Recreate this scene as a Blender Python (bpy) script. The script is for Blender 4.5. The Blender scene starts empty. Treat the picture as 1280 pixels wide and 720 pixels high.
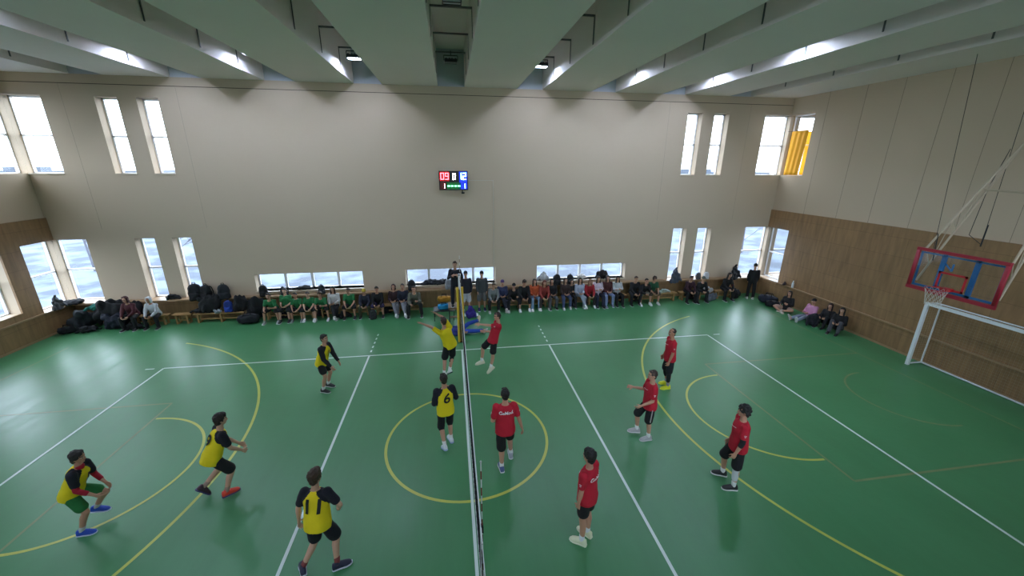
import bpy, bmesh, math, random
import numpy as np
from mathutils import Vector, Matrix, noise
from mathutils.bvhtree import BVHTree
PI = math.pi
random.seed(7)
sc = bpy.context.scene
col = sc.collection

# ------------------------------------------------------------------ camera
cam_d = bpy.data.cameras.new('camera'); cam = bpy.data.objects.new('camera', cam_d); col.objects.link(cam)
sc.camera = cam
CP = Vector((-0.1706, -3.1279, 5.9775)); YAW, PITCH, ROLL, FPX = -0.1519, 0.3045, 0.0062, 492.006
cy, sy, cp_, sp_ = math.cos(YAW), math.sin(YAW), math.cos(PITCH), math.sin(PITCH)
fwd = Vector((-sy*cp_, cy*cp_, -sp_)); rgt = Vector((cy, sy, 0)); upv = rgt.cross(fwd)
cr, sr = math.cos(ROLL), math.sin(ROLL)
r2 = rgt*cr + upv*sr; u2 = -rgt*sr + upv*cr
M = Matrix((r2, u2, -fwd)).transposed().to_4x4(); M.translation = CP
cam.matrix_world = M
cam_d.sensor_width = 36; cam_d.lens = FPX/1280*36; cam_d.clip_start = 0.05; cam_d.clip_end = 500

# ------------------------------------------------------------------ world, exposure
SKY = 4.6          # overcast daylight
LAMP = 150.0        # floodlight faces
w = bpy.data.worlds.new('world'); sc.world = w; w.use_nodes = True
bg = w.node_tree.nodes['Background']
bg.inputs[0].default_value = (0.74, 0.85, 1.0, 1); bg.inputs[1].default_value = SKY
sc.view_settings.view_transform = 'Standard'; sc.view_settings.look = 'None'
sc.view_settings.exposure = 1.04; sc.view_settings.gamma = 1.0; sc.view_settings.use_curve_mapping = False
sc.cycles.use_denoising = True
try: sc.cycles.denoiser = 'OPENIMAGEDENOISE'
except Exception: pass
sc.cycles.max_bounces = 8; sc.cycles.diffuse_bounces = 5; sc.cycles.glossy_bounces = 3
sc.cycles.transparent_max_bounces = 24
sc.cycles.sample_clamp_indirect = 6.0
sc.cycles.caustics_reflective = False; sc.cycles.caustics_refractive = False

# ------------------------------------------------------------------ materials
def lin(h):
    h = h.lstrip('#'); o = []
    for i in (0, 2, 4):
        c = int(h[i:i+2], 16)/255
        o.append(c/12.92 if c <= .04045 else ((c+.055)/1.055)**2.4)
    return (*o, 1)
_mc = {}
def nodes(m):
    m.use_nodes = True; nt = m.node_tree
    return nt, nt.nodes['Principled BSDF'], nt.nodes, nt.links
def mat(name, hexc, rough=.6, metal=0., bump=0., bscale=30., vary=0., emit=0., coat=0., vscale=4.):
    key = (name, hexc, rough, metal, bump, bscale, vary, emit, vscale)
    if key in _mc: return _mc[key]
    m = bpy.data.materials.new(name); nt, b, N, L = nodes(m)
    c = lin(hexc); b.inputs['Base Color'].default_value = c
    b.inputs['Roughness'].default_value = rough; b.inputs['Metallic'].default_value = metal
    if coat: b.inputs['Coat Weight'].default_value = coat
    if vary or bump:
        tc = N.new('ShaderNodeTexCoord'); nz = N.new('ShaderNodeTexNoise')
        nz.inputs['Scale'].default_value = vscale; nz.inputs['Detail'].default_value = 5
        L.new(tc.outputs['Object'], nz.inputs['Vector'])
        if vary:
            mx = N.new('ShaderNodeMix'); mx.data_type = 'RGBA'
            mx.inputs['A'].default_value = tuple(max(0, x*(1-vary)) for x in c[:3])+(1,)
            mx.inputs['B'].default_value = tuple(min(1, x*(1+vary)) for x in c[:3])+(1,)
            L.new(nz.outputs['Fac'], mx.inputs['Factor']); L.new(mx.outputs['Result'], b.inputs['Base Color'])
        if bump:
            n2 = N.new('ShaderNodeTexNoise'); n2.inputs['Scale'].default_value = bscale; n2.inputs['Detail'].default_value = 4
            L.new(tc.outputs['Object'], n2.inputs['Vector'])
            bp = N.new('ShaderNodeBump'); bp.inputs['Strength'].default_value = bump; bp.inputs['Distance'].default_value = .02
            L.new(n2.outputs['Fac'], bp.inputs['Height']); L.new(bp.outputs['Normal'], b.inputs['Normal'])
    if emit:
        b.inputs['Emission Color'].default_value = c; b.inputs['Emission Strength'].default_value = emit
    _mc[key] = m; return m
def fab(hexc): return mat('fabric', hexc, .85, bump=.5, bscale=14, vary=.12)

def floor_mat():
    m = bpy.data.materials.new('green_sports_floor'); nt, b, N, L = nodes(m)
    tc = N.new('ShaderNodeTexCoord')
    n1 = N.new('ShaderNodeTexNoise'); n1.inputs['Scale'].default_value = .45; n1.inputs['Detail'].default_value = 6
    L.new(tc.outputs['Object'], n1.inputs['Vector'])
    mp = N.new('ShaderNodeMapping'); mp.inputs['Scale'].default_value = (1.2, .12, 1); L.new(tc.outputs['Object'], mp.inputs['Vector'])
    n2 = N.new('ShaderNodeTexNoise'); n2.inputs['Scale'].default_value = 2; n2.inputs['Detail'].default_value = 8; n2.inputs['Roughness'].default_value = .65
    L.new(mp.outputs['Vector'], n2.inputs['Vector'])
    ad = N.new('ShaderNodeMath'); ad.operation = 'ADD'; L.new(n1.outputs['Fac'], ad.inputs[0]); L.new(n2.outputs['Fac'], ad.inputs[1])
    cr_ = N.new('ShaderNodeValToRGB'); e = cr_.color_ramp.elements
    e[0].position = .3; e[0].color = lin('3d7b4e'); e[1].position = .72; e[1].color = lin('4a8c5d')
    hf = N.new('ShaderNodeMath'); hf.operation = 'MULTIPLY'; hf.inputs[1].default_value = .5
    L.new(ad.outputs[0], hf.inputs[0]); L.new(hf.outputs[0], cr_.inputs['Fac'])
    L.new(cr_.outputs['Color'], b.inputs['Base Color'])
    # wear changes the gloss: long streaks along the hall
    rr = N.new('ShaderNodeMapRange'); rr.inputs['From Min'].default_value = .3; rr.inputs['From Max'].default_value = .7
    rr.inputs['To Min'].default_value = .31; rr.inputs['To Max'].default_value = .42
    L.new(n2.outputs['Fac'], rr.inputs['Value']); L.new(rr.outputs['Result'], b.inputs['Roughness'])
    n3 = N.new('ShaderNodeTexNoise'); n3.inputs['Scale'].default_value = 5; n3.inputs['Detail'].default_value = 3
    L.new(tc.outputs['Object'], n3.inputs['Vector'])
    bp = N.new('ShaderNodeBump'); bp.inputs['Strength'].default_value = .12; bp.inputs['Distance'].default_value = .02
    L.new(n3.outputs['Fac'], bp.inputs['Height']); L.new(bp.outputs['Normal'], b.inputs['Normal'])
    b.inputs['Specular IOR Level'].default_value = .58
    return m
def wood_panel_mat(axis):
    # laminated board panels: narrow vertical grain, dark joints in a running pattern
    m = bpy.data.materials.new('brown_wood_panelling'); nt, b, N, L = nodes(m)
    tc = N.new('ShaderNodeTexCoord'); sp = N.new('ShaderNodeSeparateXYZ'); cb = N.new('ShaderNodeCombineXYZ')
    L.new(tc.outputs['Object'], sp.inputs[0]); L.new(sp.outputs[axis], cb.inputs[0]); L.new(sp.outputs['Z'], cb.inputs[1])
    br = N.new('ShaderNodeTexBrick'); br.inputs['Scale'].default_value = 1
    br.inputs['Brick Width'].default_value = 1.25; br.inputs['Row Height'].default_value = .62
    br.inputs['Mortar Size'].default_value = .005; br.inputs['Mortar Smooth'].default_value = .3; br.inputs['Bias'].default_value = -.2
    br.inputs['Color1'].default_value = lin('927350'); br.inputs['Color2'].default_value = lin('8d6e4c'); br.inputs['Mortar'].default_value = lin('70553a')
    L.new(cb.outputs[0], br.inputs['Vector'])
    mp = N.new('ShaderNodeMapping'); mp.inputs['Scale'].default_value = (7, 1.0, 1); L.new(cb.outputs[0], mp.inputs['Vector'])
    nz = N.new('ShaderNodeTexNoise'); nz.inputs['Scale'].default_value = 1; nz.inputs['Detail'].default_value = 6; L.new(mp.outputs[0], nz.inputs['Vector'])
    rp = N.new('ShaderNodeValToRGB'); rp.color_ramp.elements[0].position = .3; rp.color_ramp.elements[0].color = (.74, .73, .72, 1)
    rp.color_ramp.elements[1].position = .7; rp.color_ramp.elements[1].color = (1.14, 1.12, 1.1, 1)
    L.new(nz.outputs['Fac'], rp.inputs[0])
    mx = N.new('ShaderNodeMix'); mx.data_type = 'RGBA'; mx.blend_type = 'MULTIPLY'; mx.inputs['Factor'].default_value = 1
    L.new(br.outputs['Color'], mx.inputs['A']); L.new(rp.outputs['Color'], mx.inputs['B']); L.new(mx.outputs['Result'], b.inputs['Base Color'])
    b.inputs['Roughness'].default_value = .5
    return m
def outdoor_mat():
    m = bpy.data.materials.new('trodden_snow'); nt, b, N, L = nodes(m)
    tc = N.new('ShaderNodeTexCoord'); nz = N.new('ShaderNodeTexNoise'); nz.inputs['Scale'].default_value = .5; nz.inputs['Detail'].default_value = 8
    L.new(tc.outputs['Object'], nz.inputs['Vector'])
    rp = N.new('ShaderNodeValToRGB'); rp.color_ramp.elements[0].position = .42; rp.color_ramp.elements[0].color = lin('353d49')
    rp.color_ramp.elements[1].position = .58; rp.color_ramp.elements[1].color = lin('56616f')
    L.new(nz.outputs['Fac'], rp.inputs[0]); L.new(rp.outputs[0], b.inputs['Base Color']); b.inputs['Roughness'].default_value = .9
    return m
def glass_mat():
    m = bpy.data.materials.new('window_glass'); m.use_nodes = True; nt = m.node_tree; N, L = nt.nodes, nt.links
    N.remove(N['Principled BSDF']); out = N['Material Output']
    tr = N.new('ShaderNodeBsdfTransparent'); tr.inputs[0].default_value = (.93, .96, .98, 1)
    gl = N.new('ShaderNodeBsdfGlossy'); gl.inputs['Roughness'].default_value = .05
    fr = N.new('ShaderNodeFresnel'); fr.inputs[0].default_value = 1.45
    mx = N.new('ShaderNodeMixShader'); L.new(fr.outputs[0], mx.inputs[0]); L.new(tr.outputs[0], mx.inputs[1]); L.new(gl.outputs[0], mx.inputs[2])
    L.new(mx.outputs[0], out.inputs[0]); return m
M_floor = floor_mat(); M_pan_x = wood_panel_mat('X'); M_pan_y = wood_panel_mat('Y')
M_wall = mat('beige_wall_paint', 'c1af98', .8, vary=.05, vscale=.35, bump=.1, bscale=3)
M_ceil = mat('white_ceiling_paint', 'e6dfda', .75, vary=.05, vscale=.5)
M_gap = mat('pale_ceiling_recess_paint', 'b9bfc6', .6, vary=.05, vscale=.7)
M_steel_dark = mat('dark_steel', '24262a', .5, .4)
M_white = mat('white_paint', 'dfe3e6', .4)
M_frame = mat('white_window_plastic', 'eeeef0', .4)
M_sill = mat('pale_sill_board', 'c9bca8', .45)
M_rail = mat('light_wood_rail', '9d8060', .45, vary=.15, vscale=9)
M_benchwood = mat('varnished_bench_wood', 'a88255', .4, vary=.2, vscale=8)
M_glass = glass_mat()
M_linew = mat('white_line_paint', 'd7e6e0', .35)
M_liney = mat('yellow_line_paint', 'bfc35a', .35, vary=.12, vscale=2)
M_linet = mat('worn_tan_line_paint', '7a8a5e', .4, vary=.25, vscale=3)
M_yel = mat('yellow_vinyl_pad', 'd9b238', .45)
M_black = mat('black_plastic', '101113', .5)

# ------------------------------------------------------------------ helpers
def tag(o, label=None, cat=None, group=None, kind=None):
    if label: o['label'] = label
    if cat: o['category'] = cat
    if group: o['group'] = group
    if kind: o['kind'] = kind
    return o
def empty(name, loc=(0, 0, 0), rz=0.):
    o = bpy.data.objects.new(name, None); o.empty_display_size = .2
    o.location = loc; o.rotation_euler = (0, 0, rz); col.objects.link(o); return o
def link_mesh(name, me, parent=None, loc=None):
    o = bpy.data.objects.new(name, me); col.objects.link(o)
    if parent: o.parent = parent
    if loc: o.location = loc
    return o
class MB:
    """collects boxes, tubes and lofts, built as one mesh"""
    def __init__(s): s.v = []; s.f = []; s.mi = []; s.sm = []
    def add(s, vs, fs, mi=0, smooth=False):
        n = len(s.v); s.v += [tuple(v) for v in vs]; s.f += [tuple(n+i for i in f) for f in fs]
        s.mi += [mi]*len(fs); s.sm += [smooth]*len(fs); return s
    def box(s, a, b, mi=0):
        x0, x1 = sorted((a[0], b[0])); y0, y1 = sorted((a[1], b[1])); z0, z1 = sorted((a[2], b[2]))
        vs = [(x0,y0,z0),(x1,y0,z0),(x1,y1,z0),(x0,y1,z0),(x0,y0,z1),(x1,y0,z1),(x1,y1,z1),(x0,y1,z1)]
        return s.add(vs, [(0,3,2,1),(4,5,6,7),(0,1,5,4),(1,2,6,5),(2,3,7,6),(3,0,4,7)], mi)
    def tube(s, p, q, r, r1=None, n=8, mi=0, smooth=True):
        p, q = Vector(p), Vector(q); d = (q-p)
        if d.length < 1e-6: return s
        d.normalize(); a = d.orthogonal().normalized(); b = d.cross(a)
        r1 = r if r1 is None else r1
        vs = [p+(a*math.cos(t)+b*math.sin(t))*r for t in [2*PI*i/n for i in range(n)]] + [q+(a*math.cos(t)+b*math.sin(t))*r1 for t in [2*PI*i/n for i in range(n)]]
        fs = [(i, (i+1) % n, n+(i+1) % n, n+i) for i in range(n)]
        s.add(vs, fs, mi, smooth); s.add(vs, [tuple(range(n))[::-1], tuple(range(n, 2*n))], mi); return s
    def path(s, pts, r, n=6, mi=0):
        for a, b in zip(pts[:-1], pts[1:]): s.tube(a, b, r, n=n, mi=mi)
        return s
    def loft(s, rings, n=20, mi=0, cap=True, power=2.0):
        """rings: (center, avec, bvec)"""
        vs = []
        for c, a, b in rings:
            c, a, b = Vector(c), Vector(a), Vector(b)
            for i in range(n):
                t = 2*PI*i/n; ct, st = math.cos(t), math.sin(t)
                ct = math.copysign(abs(ct)**(2/power), ct); st = math.copysign(abs(st)**(2/power), st)
                vs.append(c+a*ct+b*st)
        fs = []
        for k in range(len(rings)-1):
            for i in range(n): fs.append((k*n+i, k*n+(i+1) % n, (k+1)*n+(i+1) % n, (k+1)*n+i))
        if cap:
            fs.append(tuple(range(n))[::-1]); fs.append(tuple(range((len(rings)-1)*n, len(rings)*n)))
        return s.add(vs, fs, mi, True)
    def ball(s, c, a, b=None, d=None, n=14, mi=0):
        """ellipsoid; a,b,d are axis vectors or a radius"""
        if not hasattr(a, '__len__'): a, b, d = Vector((a,0,0)), Vector((0,a,0)), Vector((0,0,a))
        c, a, b, d = Vector(c), Vector(a), Vector(b), Vector(d)
        m = n//2; rings = []
        for j in range(m+1):
            t = -PI/2+PI*j/m; k = max(math.cos(t), .02)
            rings.append((c+d*math.sin(t), a*k, b*k))
        return s.loft(rings, n, mi)
    def cap(s, p, q, r0, r1, n=12):
        """tapered capsule"""
        p, q = Vector(p), Vector(q); d = q-p
        if d.length < 1e-5: d = Vector((0,0,.001))
        d = d.normalized(); a = d.orthogonal().normalized(); b = d.cross(a); rings = []
        for j in range(4):
            t = -PI/2+PI/2*j/4; k = max(math.cos(t), .05); rings.append((p+d*r0*math.sin(t), a*r0*k, b*r0*k))
        rings.append((p, a*r0, b*r0)); rings.append((q, a*r1, b*r1))
        for j in range(1, 5):
            t = PI/2*j/4; k = max(math.cos(t), .05); rings.append((q+d*r1*math.sin(t), a*r1*k, b*r1*k))
        return s.loft(rings, n)
    def mesh(s, name='mesh', mats=()):
        me = bpy.data.meshes.new(name); me.from_pydata(s.v, [], s.f)
        for m in mats: me.materials.append(m)
        me.polygons.foreach_set('material_index', s.mi); me.polygons.foreach_set('use_smooth', s.sm)
        me.update(); return me
    def build(s, name, mats, parent=None, loc=None):
        if not isinstance(mats, (list, tuple)): mats = [mats]
        return link_mesh(name, s.mesh(name, mats), parent, loc)
_dg = None
def remesh(mb, voxel, smooth=4, disp=None):
    """one continuous surface out of overlapping shapes"""
    me = mb.mesh('tmp'); o = bpy.data.objects.new('tmp', me); col.objects.link(o)
    r = o.modifiers.new('r', 'REMESH'); r.mode = 'VOXEL'; r.voxel_size = voxel; r.use_smooth_shade = True
    if smooth:
        s = o.modifiers.new('s', 'SMOOTH'); s.iterations = smooth; s.factor = .5
    dg = bpy.context.evaluated_depsgraph_get(); dg.update()
    out = bpy.data.meshes.new_from_object(o.evaluated_get(dg))
    bpy.data.objects.remove(o); bpy.data.meshes.remove(me)
    if disp:
        amp, sca, seed = disp
        n = len(out.vertices); C_ = np.zeros(n*3); N_ = np.zeros(n*3)
        out.vertices.foreach_get('co', C_); out.vertices.foreach_get('normal', N_)
        C_ = C_.reshape(-1, 3); N_ = N_.reshape(-1, 3); off = Vector((seed, seed*2.3, 0))
        k = np.array([noise.noise(Vector(c)*sca+off) for c in C_])
        out.vertices.foreach_set('co', (C_+N_*k[:, None]*amp).ravel()); out.update()
    out.polygons.foreach_set('use_smooth', [True]*len(out.polygons))
    return out

# ------------------------------------------------------------------ the hall
XW, YF, YN, ZC, T = 14.6, 13.41, -4.45, 8.75, .45
def wall_mesh(u0, u1, z0, z1, holes, place):
    """boxes round the openings; place(u, d, z) puts depth d (0 inside, T outside)"""
    us = sorted({u0, u1, *[h[0] for h in holes], *[h[1] for h in holes]}); zs = sorted({z0, z1, *[h[2] for h in holes], *[h[3] for h in holes]})
    us = [u for u in us if u0 <= u <= u1]; zs = [z for z in zs if z0 <= z <= z1]
    solid = lambda i, j: 0 <= i < len(us)-1 and 0 <= j < len(zs)-1 and not any(h[0] < (us[i]+us[i+1])/2 < h[1] and h[2] < (zs[j]+zs[j+1])/2 < h[3] for h in holes)
    mb = MB()
    def quad(*p): mb.add([place(*q) for q in p], [(0, 1, 2, 3)])
    for i in range(len(us)-1):
        for j in range(len(zs)-1):
            if not solid(i, j): continue
            a, b, c, d = us[i], us[i+1], zs[j], zs[j+1]
            quad((a,0,c),(b,0,c),(b,0,d),(a,0,d)); quad((a,T,c),(a,T,d),(b,T,d),(b,T,c))
            if not solid(i-1, j): quad((a,0,c),(a,0,d),(a,T,d),(a,T,c))
            if not solid(i+1, j): quad((b,0,c),(b,T,c),(b,T,d),(b,0,d))
            if not solid(i, j-1): quad((a,0,c),(a,T,c),(b,T,c),(b,0,c))
            if not solid(i, j+1): quad((a,0,d),(b,0,d),(b,T,d),(a,T,d))
    return mb
UPZ, LOZ, RBZ = (5.58, 8.08), (.86, 3.25), (1.0, 1.71)
singles = [(-11.95, -11.27), (-10.69, -10.02), (9.75, 10.41), (10.96, 11.65)]
ribbons = [(-8.08, -3.93), (-2.2, 1.62), (3.47, 7.62)]
cl, crn = (-XW, -13.52), (13.36, XW)
far_holes = [(a, b, *z) for z in (UPZ, LOZ) for a, b in singles+[cl, crn]] + [(a, b, *RBZ) for a, b in ribbons]
side_holes = [(12.2, YF, *UPZ), (12.2, YF, *LOZ)]
left_extra = [(9.6, 11.55, *UPZ), (9.6, 11.55, 1.1, 3.25)]
left_added_high = [(a, a+2.2, *UPZ) for a in (3.6, .6, -2.4)]  # unseen high openings, added to send daylight to the right side
m = wall_mesh(-XW, XW, -.2, ZC, far_holes, lambda u, d, z: (u, YF+d, z)); tag(m.build('wall_far', M_wall), kind='structure')
near_added_high = [(a, a+2.9, 4.2, 8.08) for a in (2.2, 6.2, 10.2)]  # unseen tall openings behind the camera, added to brighten the right half
near_holes = near_added_high + [(a, b, *z) for z in (UPZ, LOZ) for a, b in singles[1:2]] + [(a, b, *RBZ) for a, b in ribbons]
m = wall_mesh(-XW, XW, -.2, ZC, near_holes, lambda u, d, z: (u, YN-d, z)); tag(m.build('wall_near', M_wall), kind='structure')
m = wall_mesh(YN, YF, -.2, ZC, side_holes+left_extra+left_added_high, lambda u, d, z: (-XW-d, u, z)); tag(m.build('wall_left', M_wall), kind='structure')
m = wall_mesh(YN, YF, -.2, ZC, side_holes, lambda u, d, z: (XW+d, u, z)); tag(m.build('wall_right', M_wall), kind='structure')
for k, sx in enumerate((-1, 1)):          # solid corner blocks and the slim piers between the corner windows
    mb = MB()
    for z0, z1 in ((-.2, LOZ[0]), (LOZ[1], UPZ[0]), (UPZ[1], ZC)):
        mb.box((sx*XW, YF, z0), (sx*(XW+T), YF+T, z1))
    for z0, z1 in (LOZ, UPZ): mb.box((sx*(XW+.1), YF+.1, z0), (sx*(XW+T), YF+T, z1))
    mb.box((sx*XW, YN, -.2), (sx*(XW+T), YN-T, ZC))
    tag(mb.build('wall_corner_'+('left', 'right')[k], M_wall), kind='structure')
tag(MB().box((-XW-T, YN-T, -.2), (XW+T, YF+T, 0)).build('floor', M_floor), kind='structure')
# ceiling: deep flat beams along y, recesses one metre wide between them, slab above
mb = MB(); mb.box((-XW-T, YN-T, 10.0), (XW+T, YF+T, 10.2))
edges = [-XW-T]+[x for c in range(-12, 13, 3) for x in (c-.5, c+.5)]+[XW+T]
for a, b in zip(edges[0::2], edges[1::2]): mb.box((a, YN-T, ZC), (b, YF+T, 10.0))
for c in range(-12, 13, 3):
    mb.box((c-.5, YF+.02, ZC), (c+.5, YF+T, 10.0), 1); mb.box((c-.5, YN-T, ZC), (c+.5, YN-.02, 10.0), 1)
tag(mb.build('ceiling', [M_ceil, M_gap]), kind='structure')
# brown panelling, ledges, seams
TR = 0
def trim(mb, mats):
    global TR; TR += 1
    return tag(mb.build('trim_%d' % TR, mats), kind='structure')
def wain(x_in, sx, holes):
    """side-wall panelling standing 5 cm proud of the plaster, up to 4.05 m"""
    mb = MB(); us = [YN, 9.6, 11.55, 12.2, YF]
    for a, b in zip(us[:-1], us[1:]):
        lo = next((h for h in holes if h[0] <= a+.01 and h[1] >= b-.01), None)
        segs = [(0, 4.05)] if lo is None else [(0, lo[2]), (lo[3], 4.05)]
        for z0, z1 in segs: mb.box((sx*(XW-.06), a, z0), (sx*(XW+.0), b, z1))
    return trim(mb, M_pan_y)
wain(0, -1, [(9.6, 11.55, 1.1, 3.25), (12.2, YF, *LOZ)]); wain(0, 1, [(12.2, YF, *LOZ)])
trim(MB().box((-XW+.06, YF-.06, 0), (XW-.06, YF, .84)), M_pan_x)
trim(MB().box((-XW+.06, YF-.27, .80), (XW-.06, YF+.28, .862)), M_rail)          # ledge under the far windows
for sx in (-1, 1):
    trim(MB().box((sx*(XW-.12), YN, .83), (sx*(XW-.05), 12.2, .88)).box((sx*(XW-.12), 12.2, .80), (sx*(XW+.28), YF-.2, .862)), M_rail)
    trim(MB().box((sx*(XW-.075), YN, 0), (sx*(XW-.06), YF-.08, .07)), M_rail)
for a, b in ribbons: trim(MB().box((a-.05, YF-.06, .965), (b+.05, YF+.3, 1.0)), M_sill)
for a, b in singles+[cl, crn]: trim(MB().box((a, YF-.03, 5.55), (b, YF+.28, 5.585)), M_sill)
M_seam = mat('dark_seam', '4a443c', .9)
trim(MB().box((-XW, YF-.004, 8.455), (XW, YF+.01, 8.475)), M_seam)
mb = MB()
for y in (11.72, 10.25, 9.0, 7.7, 6.45, 5.2, 3.95): mb.box((XW-.003, y-.004, 4.05), (XW+.01, y+.004, ZC))
trim(mb, mat('thin_panel_joint', '6e655a', .9))
mb = MB()
for x in (-12.9, -9.4, 8.9, 12.6): mb.box((x-.003, YF-.002, 3.6), (x+.003, YF+.01, 8.45))
trim(mb, mat('faint_seam', '8f8678', .9))
# windows
WN = 0
def window(u0, u1, z0, z1, place, nx=1, nz=2, rev=.30):
    global WN; WN += 1
    fw = .055; mb = MB()
    def bx(a, b, c, d): mb.box(place(a, rev, c), place(b, rev+.07, d))
    bx(u0, u0+fw, z0, z1); bx(u1-fw, u1, z0, z1); bx(u0, u1, z0, z0+.035); bx(u0, u1, z1-fw, z1)
    for k in range(1, nx): u = u0+(u1-u0)*k/nx; bx(u-.05, u+.05, z0, z1)
    for k in range(1, nz): z = z0+(z1-z0)*.5; bx(u0, u1, z-.03, z+.03)
    o = tag(mb.build('window_%d' % WN, M_frame), kind='structure')
    p = [place(u0+.02, rev+.035, z0+.02), place(u1-.02, rev+.035, z0+.02), place(u1-.02, rev+.035, z1-.02), place(u0+.02, rev+.035, z1-.02)]
    MB().add(p, [(0, 1, 2, 3)]).build('pane', M_glass, o)
    # light portal: tells the renderer where daylight enters, gives off nothing itself
    c = sum((Vector(q) for q in [place(u0, T+.02, z0), place(u1, T+.02, z1)]), Vector())/2
    inn = Vector(place(0, 0, 0))-Vector(place(0, 1, 0))
    l = bpy.data.lights.new('daylight_portal', 'AREA'); l.shape = 'RECTANGLE'; l.size = u1-u0; l.size_y = z1-z0; l.cycles.is_portal = True
    lo = bpy.data.objects.new('daylight_portal', l); col.objects.link(lo); lo.location = c; lo.rotation_euler = inn.to_track_quat('-Z', 'Z').to_euler()
PF = lambda u, d, z: (u, YF+d, z)
PN = lambda u, d, z: (u, YN-d, z)
PL = lambda u, d, z: (-XW-d, u, z)
PR = lambda u, d, z: (XW+d, u, z)
for z in (UPZ, LOZ):
    for a, b in singles: window(a, b, *z, PF)
    window(-XW-.12, cl[1], *z, PF); window(crn[0], XW+.12, *z, PF)
    window(12.2, YF+.12, *z, PL); window(12.2, YF+.12, *z, PR)
    for a, b in singles[1:2]: window(a, b, *z, PN)
for a, b in ribbons: window(a, b, *RBZ, PF, nx=4, nz=1); window(a, b, *RBZ, PN, nx=4, nz=1)
for h in left_extra+left_added_high: window(*h, PL)  # the high ones are added for their light, out of view
for h in near_added_high: window(*h, PN, nx=2)  # added windows behind the camera, there only for their light

# floor markings, thin painted skins
def ring_pts(cx, cy_, r, a0, a1, n=64): return [(cx+r*math.cos(a0+(a1-a0)*i/n), cy_+r*math.sin(a0+(a1-a0)*i/n)) for i in range(n+1)]
def strip(pts, wd, z=.0025):
    mb = MB(); vs = []
    for i, p in enumerate(pts):
        a = Vector(pts[max(i-1, 0)]); b = Vector(pts[min(i+1, len(pts)-1)]); d = (b-a).normalized(); nrm = Vector((-d.y, d.x))*wd/2; p = Vector(p)
        vs += [(*(p+nrm), z), (*(p-nrm), z)]
    mb.add(vs, [(2*i, 2*i+1, 2*i+3, 2*i+2) for i in range(len(pts)-1)]); return mb
def line(name, pts_list, wd, m_, z=.0025):
    mb = MB()
    for pts in pts_list:
        s = strip(pts, wd, z); mb.add(s.v, s.f)
    return trim(mb, m_)
line('l', [[(-9, 0), (9, 0)], [(-9, 9), (9, 9)], [(-9, 0), (-9, 9)], [(9, 0), (9, 9)], [(-3, 0), (-3, 9)], [(3, 0), (3, 9)], [(0, 0), (0, 9)]], .055, M_linew, .005)
dash = []
for sx in (-1, 1):
    for k in range(5): dash.append([(sx*3, 9.25+k*.33), (sx*3, 9.4+k*.33)]); dash.append([(sx*3, -.25-k*.33), (sx*3, -.4-k*.33)])
    dash += [[(sx*9.25, 9.0), (sx*9.5, 9.0)], [(sx*9.25, 0), (sx*9.5, 0)]]
line('l', dash, .05, M_linew, .005)
line('l', [ring_pts(0, 4.5, 1.8, 0, 2*PI, 96)], .06, M_liney, .0035)
for sx in (-1, 1):
    a0, a1 = (PI/2+.25, 3*PI/2-.25) if sx > 0 else (-PI/2+.25, PI/2-.25)
    line('l', [ring_pts(sx*11.75, 4.5, 6.75, a0+.1, a1-.1, 90)], .06, M_liney, .003)
    b0, b1 = (PI/2, 3*PI/2) if sx > 0 else (-PI/2, PI/2)
    line('l', [ring_pts(sx*7.5, 4.5, 1.78, b0, b1, 48)], .055, M_liney, .003)
    line('l', [[(sx*7.55, 2.1), (sx*7.55, 6.95)], [(sx*7.55, 2.1), (sx*13.1, 2.1)], [(sx*7.55, 6.95), (sx*13.1, 6.95)]], .05, M_linet, .002)
    line('l', [ring_pts(sx*11.88, 4.53, 1.28, b0, b1, 40)], .05, M_linet, .002)
    line('l', [[(sx*13.1, -2), (sx*13.1, 11)]], .04, M_linet, .002)

# ------------------------------------------------------------------ outdoors seen through the panes
mb = MB(); mb.add([(-90, -60, -.6), (90, -60, -.6), (90, 110, -.6), (-90, 110, -.6)], [(0, 1, 2, 3)])
tag(mb.build('ground_outside', outdoor_mat()), kind='structure')
M_bld = mat('grey_blue_render', '525c6a', .9, vary=.1, vscale=.2); M_bwin = mat('dark_building_glass', '3a4450', .3)
for bx_, by, bw, bh, nm in ((-46, 50, 20, 5.2, 'grey blue apartment block seen through the left corner windows'), (40, 58, 24, 5.2, 'grey blue apartment block seen through the right corner windows')):
    e = tag(empty('apartment_block', (bx_, by, -.6)), nm, 'building')
    MB().box((-bw/2, 0, 0), (bw/2, 10, bh)).build('wall_block', M_bld, e)
    MB().box((-bw/2-.3, -.3, bh), (bw/2+.3, 10.3, bh+.4)).build('roof', M_bwin, e)
    for i in range(6):
        for j in range(2):
            MB().box((-bw/2+1.2+i*(bw-2)/6, -.05, 1.5+j*3), (-bw/2+2.8+i*(bw-2)/6, .05, 3.0+j*3)).build('window_glass', M_bwin, e)
M_bark = mat('bare_bark', '5a5b63', .9)
def bare_tree(x, y, h, seed, lab):
    rnd = random.Random(seed); e = tag(empty('bare_tree', (x, y, -.6)), lab, 'tree')
    tr, br = MB(), MB()
    tr.tube((0, 0, 0), (rnd.uniform(-.2, .2), 0, h*.6), .07, .04)
    def rec(p, d, l, r, k):
        q = p+d*l; br.tube(p, q, r, r*.65, n=5)
        if k == 0: return
        for _ in range(3):
            nd = (d+Vector((rnd.uniform(-.8, .8), rnd.uniform(-.8, .8), rnd.uniform(-.2, .5)))).normalized(); rec(p+d*l*rnd.uniform(.5, 1), nd, l*.72, r*.6, k-1)
    for k in range(6):
        a = k*1.1; rec(Vector((0, 0, h*(.2+.08*k))), Vector((math.cos(a), math.sin(a), .7)).normalized(), h*.28, .028, 3)
    tr.build('trunk', M_bark, e); br.build('branches', M_bark, e)
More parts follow.
